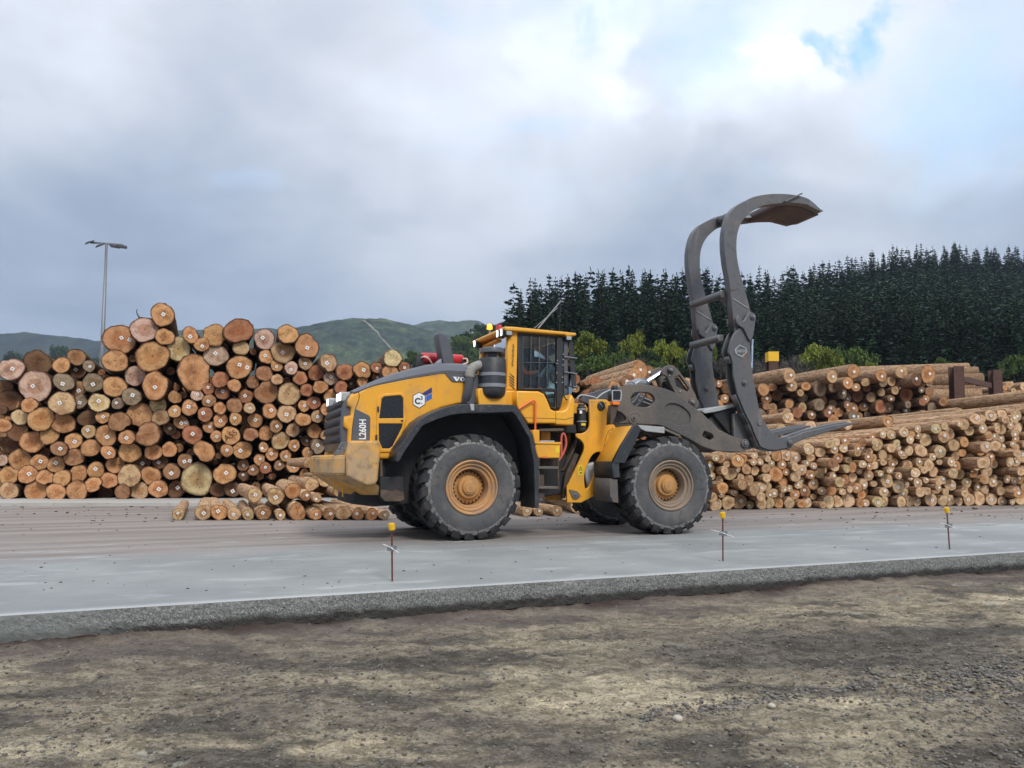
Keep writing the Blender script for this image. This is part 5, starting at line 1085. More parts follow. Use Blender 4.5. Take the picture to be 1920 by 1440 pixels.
for pts in ([(1081, 748), (1090, 741), (1110, 744), (1120, 748)], [(1118, 748), (1130, 738), (1147, 730)], [(1172, 722), (1177, 716), (1187, 716), (1192, 722)]): tube('steel_pipe', FF_, [(u, v, 1.1) for u, v in pts], .018, M['lightgrey'])
for pts in ([(1184, 757), (1193, 750), (1199, 738)], [(1192, 761), (1203, 752), (1208, 738)]): tube('hydraulic_hose', FF_, [(u, v, 1.25) for u, v in pts], .028, M['band'])
for pts in ([(1198, 742), (1226, 754)], [(1196, 750), (1224, 760)]): tube('steel_pipe', FF_, [(u, v, 1.4) for u, v in pts], .014, M['lightgrey'])
# tilt cylinder and rocker link
cyl = plate('tilt_cylinder', FF_, [(1180, 724), (1190, 715), (1200, 708), (1210, 711), (1214, 716), (1214, 724)], 1.42, 1.72, M['band'], bevel=.06)
tube('cylinder_rod', FF_, [(1208, 719.5, 1.57), (1246, 696, 1.57)], .055, M['chrome'], cyl, False, 6)
tube('cylinder_barrel', FF_, [(1150, 755, 1.57), (1212, 717, 1.57)], .12, M['hood_grey'], cyl, False, 6)
link_px = [(1240, 700), (1246, 688), (1255, 684), (1263, 685), (1270, 691), (1280, 704), (1293, 720), (1304, 739), (1311, 758), (1308, 766), (1296, 762), (1284, 752), (1274, 746), (1266, 737), (1256, 718), (1251, 706)]
hole_l = [(1265, 707), (1274, 703.5), (1292, 728), (1291, 735), (1268, 724)]
lk = plate('rocker_link', FF_, link_px, 1.30, 1.38, M['boom'], [hole_l], .012); plate('rocker_link', FF_, link_px, 1.76, 1.84, M['boom'], [hole_l], .012, lat=1.30)
plate('link_web', FF_, [(1262, 712), (1276, 706), (1300, 740), (1296, 755), (1275, 742)], 1.38, 1.76, M['frame_black'], bevel=.02, parent=lk, lat=1.3)
for (u, v, r_) in ((1259.5, 693, 6), (1300, 753, 7)):
    plate('link_pin', FF_, ell(u, v, r_, r_, 20), 1.24, 1.34, M['boom'], parent=lk, bevel=.015); plate('pin_head', FF_, ell(u, v, r_ * .5, r_ * .5, 12), 1.21, 1.26, M['galv'], parent=lk, bevel=.01)
for (u, v) in ((1276, 733.5), (1256, 703.5)): plate('bolt', FF_, ell(u, v, 1.4, 1.4, 8), 1.28, 1.31, M['lightgrey'], parent=lk, bevel=.002)
# ---- grapple: fork frame with two hollow legs, tines, and a hinged top clamp
GL, GT = .74, .27
FARG = 2 * CL - GL - GT
leg = [(1377, 624), (1370, 639), (1365, 659), (1370, 667), (1374, 680), (1375, 704), (1383, 739), (1397, 773), (1408, 794), (1417.5, 819), (1427, 838), (1440, 843), (1455, 844), (1477, 839.5), (1486, 837), (1486, 825), (1463, 822), (1444, 809), (1432, 788), (1425, 773), (1417.5, 736), (1412, 705), (1407, 673), (1406.5, 640), (1400, 620), (1390, 612)]
eye = [(1402, 806), (1404, 803), (1408, 807), (1410, 813), (1407, 815), (1403, 811)]
ear_px = [(1378.5, 605), (1379, 594), (1382.5, 592), (1387, 597), (1389, 603), (1393, 601)] + catmull([(1397, 593), (1401, 587.5), (1406, 586), (1412, 589), (1415, 595), (1414, 603)], 3) + [(1410, 631), (1405, 641), (1401, 636), (1392, 617), (1382, 610)]
gpl = root                                    # grapple pieces are parts of the loader
def pts_of(px, lat): return [FF_.tr(u, v, lat) for u, v in px]
LEG = pts_of(leg, GL)
def prism(name, a, b_, th, y0, y1, mat, parent):       # a thin plate standing on the segment a-b of the side profile
    d = Vector((b_[0] - a[0], b_[1] - a[1])).normalized(); nrm = Vector((-d.y, d.x)) * th
    return plate_xz(name, FF_, [a, b_, (b_[0] + nrm.x, b_[1] + nrm.y), (a[0] + nrm.x, a[1] + nrm.y)], y0, y1, mat, (), .004, parent)
def fork_leg(y0, near):
    y1 = y0 + GT
    lg = plate_xz('leg_plate', FF_, LEG, y0, y0 + .05, M['grapple'], (), .008, gpl)
    plate_xz('leg_plate', FF_, LEG, y1 - .05, y1, M['grapple'], (), .008, gpl)
    for i in (3, 6, 7, 8, 9, 10, 11, 12, 13):            # back and underside covers; gaps left open as on the machine
        prism('cover_plate', LEG[i], LEG[i + 1], -.03, y0 + .045, y1 - .045, M['grapple'], lg)
    for i in range(15, 24): prism('front_cover', LEG[i], LEG[i + 1], -.03, y0 + .045, y1 - .045, M['grapple'], lg)
    ep = pts_of(ear_px, GL); plate_xz('hinge_ear', FF_, ep, y0 - .05, y0 + .006, M['grapple'], (), .012, lg); plate_xz('hinge_ear', FF_, ep, y1 - .006, y1 + .05, M['grapple'], (), .012, lg)
    for (u, v, r_, q_) in ((1408.5, 595.5, 5.2, .08), (1408.5, 595.5, 2.6, .11), (1395, 718, 4.6, .035), (1395, 718, 2.6, .06), (1424, 794, 4.5, .02), (1481, 831, 5.4, .05), (1481, 831, 3.4, .07)):
        c = FF_.tr(u, v, GL); kk = abs(FF_.tr(u + 1, v, GL)[0] - c[0]); plate_xz('pin', FF_, ell(c[0], c[1], r_ * kk * .92, r_ * kk * .92, 18), y0 - q_, y0 + .02, M['grapple'] if q_ < .1 else M['galv'], (), .01, lg)
    tn = pts_of([(1462, 824), (1486, 819), (1510, 809.5), (1564, 797), (1596, 792), (1611, 792), (1605, 795.5), (1580, 803), (1549, 812), (1510, 824), (1486, 835), (1474, 839)], GL)
    tin = plate_xz('tine', FF_, tn, y0 + .055, y1 - .055, M['grapple'], (), .02, gpl)
    tr_ = pts_of([(1470, 822.5), (1490, 817), (1512, 809), (1566, 796.5), (1594, 791.6), (1594, 790.2), (1564, 794), (1510, 806), (1488, 814), (1470, 820)], GL)
    plate_xz('tine_rib', FF_, tr_, y0 + .075, y0 + .1, M['steel_bright'], (), .004, tin); plate_xz('tine_rib', FF_, tr_, y1 - .1, y1 - .075, M['steel_bright'], (), .004, tin)
    return lg
lgn = fork_leg(GL, True); fork_leg(FARG, False)
hx = pts_of([(1386.5, 646.5), (1399, 653), (1400.5, 660), (1391, 670.5), (1379, 664), (1377, 655)], GL); hi = pts_of([(1386.7, 648.5), (1397.7, 654.2), (1398.8, 659.4), (1390.8, 668), (1380.4, 662.8), (1378.8, 656)], GL)
eg = plate_xz('maker_emblem', FF_, hx, GL - .014, GL + .006, M['lightgrey'], [hi], .002, lgn)
text('lettering', FF_, 'ENSIGN', 1389, 658.6, GL - .008, 5.4, M['lightgrey'], R(4), .006, lgn, .80, .02)
# cross members between the legs
def cross(name, px, y0, y1, mat, lat, parent=None, bevel=.015): return plate_xz(name, FF_, pts_of(px, lat), y0, y1, mat, (), bevel, parent or gpl)
cross('cross_beam', [(1355, 625), (1366, 625), (1366, 637.5), (1355, 637.5)], GL + GT, FARG, M['grapple'], GL + .1)
cross('frame_bracket', [(1384, 775), (1400, 772), (1420, 775), (1428, 820), (1428, 838), (1401, 846), (1391, 842), (1385, 833)], GL + GT - .01, GL + GT + .09, M['grapple'], GL + .1); plate_xz('frame_bracket', FF_, pts_of([(1384, 775), (1400, 772), (1420, 775), (1428, 820), (1428, 838), (1401, 846), (1391, 842), (1385, 833)], GL + .1), FARG - .09, FARG + .01, M['grapple'], (), .015, gpl)
for (r_, q_) in ((7, .05), (4, .08)):
    c = FF_.tr(1401, 831, GL + .1); kk = abs(FF_.tr(1402, 831, GL + .1)[0] - c[0]); plate_xz('boom_end_pin', FF_, ell(c[0], c[1], r_ * kk, r_ * kk, 18), BL_ - q_, BL_ + .3, M['grapple'], (), .01, gpl)
cross('torque_tube', [(1396, 800), (1414, 796), (1424, 812), (1424, 836), (1405, 840), (1396, 826)], GL + GT, FARG, M['frame_black'], GL + .1, bevel=.04)
cross('top_plate', [(1318, 770), (1345, 762.5), (1378, 758), (1381, 762), (1350, 771), (1324, 775.5)], BL_ + .14, 2 * CL - BL_ - .14, M['lightgrey'], BL_ + .1)
cross('back_plate', [(1340, 772), (1380, 762), (1400, 800), (1400, 834), (1385, 830), (1362, 800)], BL_ + .2, 2 * CL - BL_ - .2, M['frame_black'], BL_ + .1)
for y in (1.25, 1.5, 1.8): plate_xz('gusset', FF_, pts_of([(1338, 786), (1352, 772), (1372, 768), (1385, 800), (1380, 820), (1352, 806)], BL_ + .1), y, y + .04, M['grapple'], (), .006, gpl)
cy = tube('clamp_cylinder', FF_, [(1404, 735, GL + GT + .07), (1406, 690, GL + GT + .07)], .06, M['grapple'], gpl, False, 5); cy2 = tube('cylinder_rod', FF_, [(1409, 690, GL + .2), (1410.5, 636, GL + .2)], .026, M['chrome'], gpl, False, 5)
# clamp arms
outer = [(1377, 623), (1372, 570), (1367, 525), (1361.5, 495)] + catmull([(1358.5, 470), (1358, 442), (1361.7, 419), (1368, 401), (1379, 387), (1393, 378.5), (1412, 369.5), (1435, 364.5), (1461, 363), (1484, 364.5), (1510, 370), (1524, 378.5), (1537, 390.5), (1545, 395.3)], 3)
inner = [(1538, 396.8)] + catmull([(1514.5, 384), (1493, 380.8), (1468.6, 381.3), (1438, 384.3), (1420, 390.5), (1406, 399.5), (1394.5, 411.5), (1386.5, 426), (1382.3, 442), (1381.2, 460), (1382, 480), (1386, 503), (1391, 523), (1397.5, 546)], 3) + [(1407, 582), (1411.5, 594), (1406, 607), (1395, 616)]
CLP = pts_of(outer + inner, GL + .045); CT = GT - .09
for y0 in (GL + .045, FARG + .045):
    ca = plate_xz('clamp_arm', FF_, CLP, y0, y0 + CT, M['grapple'], (), .008, gpl)
    if y0 > 1.5:
        for vt in ca.data.vertices:
            q_ = FR.to(FF_, vt.co); q_.y -= .5 * min(1, max(0, (q_.x - FF_.tr(1474, 366, GL + .045)[0]) / (FF_.tr(1545, 396, GL + .045)[0] - FF_.tr(1474, 366, GL + .045)[0]))); vt.co = FF_.to(FR, q_)
    # stiffener welds on the flank
    wl = pts_of([(1374, 560), (1402, 578)], GL + .045); wv = pts_of([(1368, 541), (1372, 545), (1384, 541)], GL + .045)
    tube3('weld_bead', FF_, [(wl[0][0], y0 - .004, wl[0][1]), (wl[1][0], y0 - .004, wl[1][1])], .012, M['lightgrey'], ca, False); tube3('weld_bead', FF_, [(a[0], y0 - .003, a[1]) for a in wv], .008, M['rust_plate'], ca, False)
cb = pts_of([(1360, 541.5), (1371, 540), (1372, 553), (1361, 555.5)], GL + .045); plate_xz('cross_bar', FF_, cb, GL + .045 + CT, FARG + .045, M['grapple'], (), .01, gpl)
gs = pts_of([(1366, 553), (1371, 553), (1372, 572)], GL + .045); V = [(gs[0][0], GL + .045 + CT, gs[0][1]), (gs[2][0], GL + .045 + CT, gs[2][1]), (gs[0][0], GL + CT + .3, gs[0][1])]
emitmesh('gusset', FF_, V + [(x + .02, y, z) for x, y, z in V], [(0, 1, 2), (5, 4, 3), (0, 3, 4, 1), (1, 4, 5, 2), (2, 5, 3, 0)], M['grapple'], gpl)
tp_ = pts_of([(1474, 366), (1500, 370), (1522, 379.5), (1537, 391.5), (1545, 396.5), (1545.5, 398.5), (1537, 397.5), (1515, 385), (1494, 381.5), (1474, 381.8)], GL + .045)
tpo = plate_xz('tip_plate', FF_, [tp_[i] for i in (0, 1, 2, 3, 4, 5)] + [tp_[6], (tp_[7][0], tp_[7][1]), tp_[8], tp_[9]], GL + .045 + CT - .002, FARG + .047, M['rust_plate'], (), .006, gpl)
_xa, _xb = tp_[1][0], tp_[5][0]
for vt in tpo.data.vertices:
    q_ = FR.to(FF_, vt.co)
    if q_.y > 1.5: q_.y -= .5 * min(1, max(0, (q_.x - _xa) / (_xb - _xa))); vt.co = FF_.to(FR, q_)
a_, b__ = FF_.tr(1471, 377, GL), FF_.tr(1503, 361.5, GL)
plate_xz('stop_bar', FF_, [a_, (a_[0] + .02, a_[1] - .025), (b__[0] + .015, b__[1] - .03), b__], GL - .02, GL + .05, M['grapple'], (), .004, gpl)
plate_xz('cross_bar', FF_, pts_of([(1413, 373), (1432, 367), (1434, 381), (1416, 389)], GL + .045), FARG - .35, FARG + .05, M['grapple'], (), .02, gpl)
# ================================================================ logs
LEFT4 = """1045,103,72,o,T 928,198,82,p 1060,245,55,o 768,262,95,o,D 980,372,98,o 740,400,74,o 868,495,64,p 998,558,84,o,T 735,565,68,o 600,540,62,g,T 572,433,37,g,T 497,462,50,d,T 492,375,54,b
395,427,52,o 240,410,80,d 70,452,74,p,T 225,562,98,p,T 410,537,60,g,T 502,583,49,b,T 20,575,55,d 400,672,75,t,T 515,660,45,g,T 637,668,61,y,T 758,673,38,g,T 845,630,57,g,T 65,655,68,d 188,685,48,o 128,762,50,y
262,775,76,o 405,797,70,o 565,768,55,d 660,762,42,o,T 768,790,64,b 897,745,77,o 1015,680,53,y 1032,763,52,t 1125,632,42,o 1123,725,40,o,T 15,715,30,d 22,815,45,o 112,855,60,d 207,920,71,o 318,880,57,o 472,915,52,o,T
570,853,43,t,T 682,880,65,o,T 815,893,48,o,T 952,872,75,b 1090,835,42,d,T 80,940,60,d 5,920,32,d 380,965,48,b,T 475,1020,58,b 582,960,57,o 695,988,45,o,T 835,988,66,o 987,987,53,o 1090,970,48,o 130,1037,68,o 250,1052,52,o,T
362,1067,52,o,T 10,1040,36,p 742,1068,55,o 918,1050,48,d,T 1030,1050,45,d,T 58,1135,60,o 178,1130,57,o,T 292,1148,50,o 397,1155,53,o 503,1128,55,o 615,1102,52,o,T 702,1168,52,o 830,1140,70,t 970,1138,60,o 1103,1113,52,b,T
55,1235,55,t 232,1238,70,o 360,1245,58,o 493,1235,62,o 600,1193,48,o 680,1250,45,d 787,1243,47,b 893,1235,57,t 1018,1222,57,o,T 1135,1225,55,d,T"""
LEFT5 = """195,233,50,o,T 352,235,70,o 505,205,84,r 672,260,65,p,T 822,227,63,o 945,303,76,o,T 268,295,45,o,T 122,325,75,y 357,360,75,p,T 522,315,50,t 220,475,108,o 510,440,76,o,D 790,343,70,t,T 683,373,45,o,T 750,430,38,o,T 845,445,42,p,T
935,415,42,t,T 1085,410,55,t,T 1190,470,55,r 388,520,53,r 478,557,41,o 597,537,40,b 670,480,52,b 753,518,37,t 310,578,38,r,T 400,603,46,r,T 237,620,38,p,T 315,655,42,b,T 190,700,50,o,T 550,628,45,r,T 685,600,74,b 830,613,72,t
900,510,45,r 1003,478,50,r 1100,510,47,p,T 385,705,40,o 480,688,50,b 575,703,36,t,T 705,722,47,o,T 815,740,58,t,T 925,690,37,o,T 988,668,44,r,T 1075,712,42,o,T 1030,567,45,o 1100,627,47,o 1165,570,42,r 1233,545,33,d,T 945,587,42,r
290,743,47,r,T 388,782,46,o,T 485,773,40,o,T 612,783,47,o,T 320,827,40,o,T 137,795,46,o,D 207,873,60,r,T 362,885,37,o,T 455,880,58,o,A 585,872,45,b 680,865,46,o 745,820,41,b,T 855,845,44,t 920,777,46,o 1010,757,40,t,T 1105,785,42,o
995,852,49,o 1065,877,33,o,T 775,913,56,t 862,943,37,o,T 430,975,40,o,T 285,980,64,o 530,973,58,o,T 665,955,32,o,T 720,998,42,o,T 808,1010,37,o,T 940,915,35,d,T 1015,950,46,g,T 950,990,36,o,T 355,1027,38,d,T 160,1043,46,b,D
240,1160,98,y 415,1125,68,o,T 640,1035,37,o,T 535,1070,37,b,T 602,1103,36,b,T 677,1088,37,r,T 768,1070,34,b,T 858,1078,41,o,T 538,1138,34,d,T 375,1225,50,d 465,1225,50,d,T"""
LEFT6 = "905,515,43,r,T 905,585,35,b,T 1010,555,64,o 1025,445,66,y 1112,515,43,r,T 800,620,42,o 800,535,64,o,T"     # crop over the hood: origin (480, 560), x4
FRONT5 = """118,1362,37,t,T 280,1345,49,t,T 382,1337,50,o,T 477,1345,42,t,T 568,1355,36,t,T 610,1262,46,t,T 665,1338,45,b,T 743,1270,52,t,T 775,1352,33,t,T 853,1235,50,o 883,1328,53,o 940,1265,33,b,T 975,1195,43,t 1010,1280,30,t,T
1003,1350,37,o,T 1057,1170,40,t,T 1090,1343,40,b,T 1180,1320,47,t 1275,1347,38,b,T 1365,1347,38,o,T 1443,1347,32,t,T 962,1055,36,t 1150,1240,34,t"""
CLR = {'o': (.575, .31, .145), 't': (.57, .385, .215), 'p': (.60, .415, .32), 'g': (.30, .225, .15), 'd': (.20, .105, .058), 'y': (.62, .475, .265), 'r': (.42, .19, .10), 'b': (.38, .205, .105), 'w': (.70, .495, .30)}
CNAME = {'o': 'orange', 't': 'tan', 'p': 'pinkish pale', 'g': 'grey weathered', 'd': 'dark brown', 'y': 'pale yellow', 'r': 'reddish', 'b': 'brown', 'w': 'light cream'}
def log_meshes(seed, rough, nseg=28, nring=9, long_=True):
    """unit log along +y: bark tube with an open mouth, and the sawn end that closes it"""
    r_ = np.random.RandomState(seed); ph = r_.rand(6) * 6.28
    th = np.arange(nseg) * 6.28318 / nseg
    out = 1 + .045 * np.sin(2 * th + ph[0]) + .034 * np.sin(3 * th + ph[1]) + .022 * np.sin(5 * th + ph[2]) + .014 * np.sin(7 * th + ph[4]) + r_.uniform(-.016, .016, nseg)
    if seed % 4 == 1: out *= 1 + .09 * np.cos(2 * (th - ph[3]))
    if seed % 5 == 2: out *= 1 - .16 * np.exp(-((th - 3) / .28) ** 2)
    if seed % 7 == 3: out *= 1 + .10 * np.exp(-((th - 1.2) / .35) ** 2)
    V, Fc = [], []
    ys_ = np.concatenate([[0, .004], np.linspace(.02, 1, nring)])
    for i, y in enumerate(ys_):
        k = out * (1 - .12 * y); j = r_.uniform(-1, 1, nseg) * rough * (1 if i > 0 else .4) + rough * .9 * (r_.rand(nseg) < .14) * (i > 1)
        rr = k * (1 + j) + (.02 if i > 0 else 0)
        for a, q_ in zip(th, rr): V.append((q_ * math.cos(a), y, q_ * math.sin(a)))
    m_ = len(ys_)
    for i in range(m_ - 1):
        for k in range(nseg): a, b_ = i * nseg + k, i * nseg + (k + 1) % nseg; Fc.append((a, a + nseg, b_ + nseg, b_))
    Fc.append(tuple((m_ - 1) * nseg + k for k in range(nseg))[::-1])
    body = mesh_from(V, Fc, 'bark'); body.polygons.foreach_set('use_smooth', [True] * len(body.polygons))
    # end
    FV, FF2, UV = [(0, -.001, 0)], [], [(.5, .5)]
    tilt = r_.uniform(-.004, .004, 2)
    for ring in (.5, .965):
        for a, q_ in zip(th, out):
            x, z = q_ * ring * math.cos(a), q_ * ring * math.sin(a); FV.append((x, (-.0015 if ring < .9 else .0004) + tilt[0] * x + tilt[1] * z, z)); UV.append((.5 + .5 * ring * math.cos(a), .5 + .5 * ring * math.sin(a)))
    for a, q_ in zip(th, out): FV.append((q_ * 1.0 * math.cos(a), .0035, q_ * 1.0 * math.sin(a))); UV.append((.5 + .5 * math.cos(a), .5 + .5 * math.sin(a)))
    for k in range(nseg):
        k2 = (k + 1) % nseg; FF2.append((0, 1 + k, 1 + k2))
        for r0 in (0, 1): a, b_ = 1 + r0 * nseg + k, 1 + r0 * nseg + k2; FF2.append((a, a + nseg, b_ + nseg, b_))
    face = mesh_from(FV, FF2, 'cut_end'); ul = face.uv_layers.new(name='UVMap')
    for lp in face.loops: ul.data[lp.index].uv = UV[lp.vertex_index]
    return body, face
LOGM = [log_meshes(400 + i, .03) for i in range(20)]; ROUGH = [log_meshes(450 + i, .05, 30, 26) for i in range(5)]
for b_, f_ in LOGM + ROUGH: b_.materials.append(M['bark']); f_.materials.append(M['face'])
tv = [(-1, 0, -1), (1, 0, -1), (1, 0, 1), (-1, 0, 1), (-1, -.08, -1), (1, -.08, -1), (1, -.08, 1), (-1, -.08, 1)]
TAGM = mesh_from(tv, [(4, 5, 6, 7), (0, 1, 5, 4), (1, 2, 6, 5), (2, 3, 7, 6), (3, 0, 4, 7)], 'paper_tag'); TAGM.materials.append(M['tagw'])
iv = [(-.5, -.1, -.38), (.5, -.1, -.38), (.5, -.1, .38), (-.5, -.1, .38)]; INKM = mesh_from(iv, [(0, 1, 2, 3)], 'tag_print'); INKM.materials.append(M['tagi'])
rl = random.Random(11)
def add_log(c, r_, L, yaw, colour, tags, rough=False, pitch=0.0, peeled=0.0):
    """c: centre of the sawn end in the world; axis runs back along yaw from +y"""
    body, face = rl.choice(ROUGH if rough else LOGM)
    o = link('log', body); o.location = c; o.rotation_euler = (pitch, 0, yaw); spin = rl.uniform(0, 6.28)
    o.rotation_mode = 'QUATERNION'; o.rotation_quaternion = (Matrix.Rotation(yaw, 3, 'Z') @ Matrix.Rotation(pitch, 3, 'X') @ Matrix.Rotation(spin, 3, 'Y')).to_quaternion()
    o.scale = (r_, L, r_)
    v = rl.uniform(.86, 1.12); cc = CLR[colour]; o.color = (cc[0] * v, cc[1] * v * rl.uniform(.95, 1.05), cc[2] * v, peeled)
    f = link('cut_end', face, o); v2 = o.color; f.color = (v2[0], v2[1], v2[2], 1)
    for k in range({'T': 1, 'D': 2}.get(tags, 0)):
        s_ = min(.058, r_ * .21); t = link('paper_tag', TAGM, o)
        off = (rl.uniform(-.2, .2), rl.uniform(-.2, .2)) if k == 0 else (.62 * math.cos(spin), .62 * math.sin(spin))
        tl = rl.uniform(.3, 1.1) - spin
        t.matrix_local = Matrix.Translation((off[0], -.0035, off[1])) @ Matrix.Rotation(tl, 4, 'Y') @ Matrix.Diagonal((s_ / r_, .05 / L, s_ / r_, 1))
        i_ = link('tag_print', INKM, t)
    return o
logs = []            # (apparent size, centre, r, L, yaw, colour, tags, rough, pile, peeled)
LP_Y = 26.5
def left_logs(src, ox, oy, sc):
    for tk in src.split():
        q_ = tk.split(','); u, v, rp = ox + float(q_[0]) / sc, oy + float(q_[1]) / sc, float(q_[2]) / sc
        dy = rl.uniform(-.25, .35) + (.5 if q_[3] == 'd' else 0); Y = LP_Y + dy
        c = at_depth(u, v, Y); r_ = rp / F_PX * Y * 1.02
        logs.append([rp, c, r_, rl.uniform(5.2, 6.0), R(19) + rl.uniform(-.05, .05), q_[3], q_[4] if len(q_) > 4 else '', False, 'left', .12 if q_[3] not in 'yt' else .35])
left_logs(LEFT4, 0, 560, 3.43); left_logs(LEFT5, 300, 560, 3.429); left_logs(LEFT6, 480, 560, 4.0)
for tk in FRONT5.split():
    q_ = tk.split(','); u, v, rp = 300 + float(q_[0]) / 3.429, 560 + float(q_[1]) / 3.429, float(q_[2]) / 3.429
    rb = on_ground(u, 560 + 1398 / 3.429); Y = 18.25 + (0 if v > 940 else (940 - v) * .035)
    r_ = rp / F_PX * Y * 1.02; c = at_depth(u, v, Y)
    if v > 940: c.z = max(r_ * .97, .01)
    logs.append([rp, c, r_, 4.6, R(22) + rl.uniform(-.04, .04), q_[3], q_[4] if len(q_) > 4 else '', True, 'front', .95])
for (u, v, rp) in ((988, 945, 11), (1045, 947, 10), (1010, 947, 9)):
    c = at_depth(u, v, 19.5); r_ = rp / F_PX * 19.5; c.z = r_; logs.append([rp, c, r_, 2.2, R(16), 't', 'T', True, 'front', .9])
n_traced = len(logs)
# ---- piles packed disc by disc, lowest resting place first
def pack(x0, x1, top, radii, seed, zfloor=0.0, fixed=()):
    rg = random.Random(seed); D = list(fixed); heap = []; n = 0
    def ok(x, z, r_): return all((x - a) ** 2 + (z - c) ** 2 > (r_ + q_ - .006) ** 2 for a, c, q_ in D[-260:])
    x = x0
    while x < x1:
        r_ = radii(rg); heap.append((zfloor + r_, n, x + r_, r_)); n += 1; x += 2 * r_ * rg.uniform(1.0, 1.02)
    heapq.heapify(heap)
    while heap:
        z, _, x, r_ = heapq.heappop(heap)
        if x - r_ < x0 - .3 or x + r_ > x1 + .3 or z + r_ > top(x): continue
        if not ok(x, z, r_): continue
        D.append((x, z, r_))
        for (a, c, q_) in [d for d in D[-260:-1] if abs(d[0] - x) < 1.4 and abs(d[1] - z) < 1.4]:
            for _k in range(2):
                s_ = radii(rg); A1, A2 = r_ + s_ + .004, q_ + s_ + .004; dx_, dz_ = a - x, c - z; dd = math.hypot(dx_, dz_)
                if dd > A1 + A2 or dd < 1e-6: continue
                t = (A1 * A1 - A2 * A2 + dd * dd) / (2 * dd); h2 = A1 * A1 - t * t
                if h2 < 0: continue
                h = math.sqrt(h2); px_, pz = x + dx_ * t / dd, z + dz_ * t / dd
                for sg in (-1, 1):
                    nx_, nz2 = px_ - sg * dz_ / dd * h, pz + sg * dx_ / dd * h
                    if nz2 > max(z, c) - .02 and nz2 > zfloor + s_ * .98 and min(x, a) < nx_ < max(x, a): n += 1; heapq.heappush(heap, (nz2 + rg.uniform(0, .05), n, nx_, s_))
    # chinks the rolling pass left open are closed with the widest log that fits
    A = np.array(D); rmax = max(d[2] for d in D); rmin = min(d[2] for d in D)
    for _t in range(5000):
        x, z = rg.uniform(x0, x1), rg.uniform(zfloor + rmin, max(top(x0), top(x1), top((x0 + x1) / 2)))
        gapd = float(np.min(np.hypot(A[:, 0] - x, A[:, 1] - z) - A[:, 2])); r_ = min(gapd, rmax * .85, z - zfloor, top(x) - z)
        if r_ > rmin * .95 and (gapd - r_ < .05): D.append((x, z, r_)); A = np.vstack([A, [x, z, r_]])
    return D[len(fixed):]
def prof(line): return lambda x: float(np.interp(x, [a[0] for a in line], [a[1] for a in line]))
# right pile of thin pale logs; its face line runs slightly away to the right
RA, RB = Vector((5.7, 22.2, 0)), Vector((16.4, 24.7, 0)); RE = (RB - RA).normalized(); RN = Vector((-RE.y, RE.x, 0)); RYAW = math.atan2(RE.y, RE.x)
def on_plane(u, v, A0, E0):
    N0 = Vector((-E0.y, E0.x, 0)); d = ray(u, v); C0 = Vector((0, 0, CAM_Z)); t = (A0 - C0).dot(N0) / d.dot(N0); p_ = C0 + d * t; return ((p_ - A0).dot(E0), p_.z)
RTOP = prof([on_plane(u, v, RA, RE) for u, v in ((1240, 838), (1330, 845), (1395, 842), (1450, 836), (1530, 828), (1600, 814), (1680, 802), (1760, 788), (1830, 772), (1900, 760), (1960, 760), (2200, 764))])
for (x, z, r_) in pack(-4.4, 16.5, RTOP, lambda g: max(.10, min(.25, g.gauss(.160, .036))), 21):
    dy = rl.gauss(0, .13) if rl.random() < .85 else rl.uniform(-.75, .2)
    c = RA + RE * x + RN * dy + Vector((0, 0, z)); cl = rl.choices('wtoby', (54, 24, 13, 3, 6))[0]
    u = 960 + c.x / c.y * F_PX
    logs.append([r_ * F_PX / c.y + (0 if -260 < u - 1600 < 330 else -40), c, r_ * 1.03, rl.uniform(5.4, 6.4), RYAW - R(8) + rl.uniform(-.025, .025), cl, 'T' if rl.random() < .5 else '', False, 'right', rl.choice((.7, .8, .9, .95))])
# logs lying on top of the right pile, ends toward the right, set back
for (u, v, r_, dy, L) in ((1478, 783, .20, 2.2, 5), (1520, 800, .21, 1.4, 5), (1465, 806, .19, .8, 5), (1590, 797, .17, 2.0, 6), (1665, 790, .2, 1.2, 6), (1800, 775, .2, 1.8, 7), (1838, 776, .18, .6, 7), (1965, 766, .27, 3.0, 8), (2010, 752, .22, 3.4, 8), (1990, 738, .28, 4.2, 7)):
    Yp = 23.5 + (u - 1330) / 590 * 2.4 + dy; c = at_depth(u, v, Yp); logs.append([r_ * F_PX / Yp, c, r_, L, R(7) + rl.uniform(-.05, .05), rl.choice('wwto'), 'T', False, 'right', .8])
# back pile of bigger logs, and the heap of red-barked ones behind the boom
BA = Vector((2.6, 34.5, 0)); BE = Vector((math.cos(R(6)), math.sin(R(6)), 0)); BN = Vector((-BE.y, BE.x, 0))
BTOP = prof([on_plane(u, v, BA, BE) for u, v in ((1040, 735), (1075, 682), (1110, 678), (1140, 695), (1165, 706), (1185, 690), (1215, 684), (1240, 700), (1300, 694), (1342, 700), (1400, 704), (1425, 716), (1465, 716), (1480, 706), (1560, 704), (1580, 698), (1640, 694), (1690, 690), (1735, 692), (1762, 740), (1775, 780))])
for (x, z, r_) in pack(on_plane(1040, 760, BA, BE)[0], on_plane(1775, 760, BA, BE)[0], BTOP, lambda g: max(.17, min(.45, g.gauss(.275, .06))), 33):
    c = BA + BE * x + BN * rl.uniform(-.4, .6) + Vector((0, 0, z)); u = 960 + c.x / c.y * F_PX
    logs.append([0, c, r_, rl.uniform(5.5, 6.5), R(6) + rl.uniform(-.04, .04), rl.choices('togbdr' if u > 1300 else 'orbt', (30, 24, 18, 12, 8, 8) if u > 1300 else (4, 3, 3, 2))[0], 'T' if rl.random() < .5 else '', False, 'back', .25 if u > 1300 else .5])
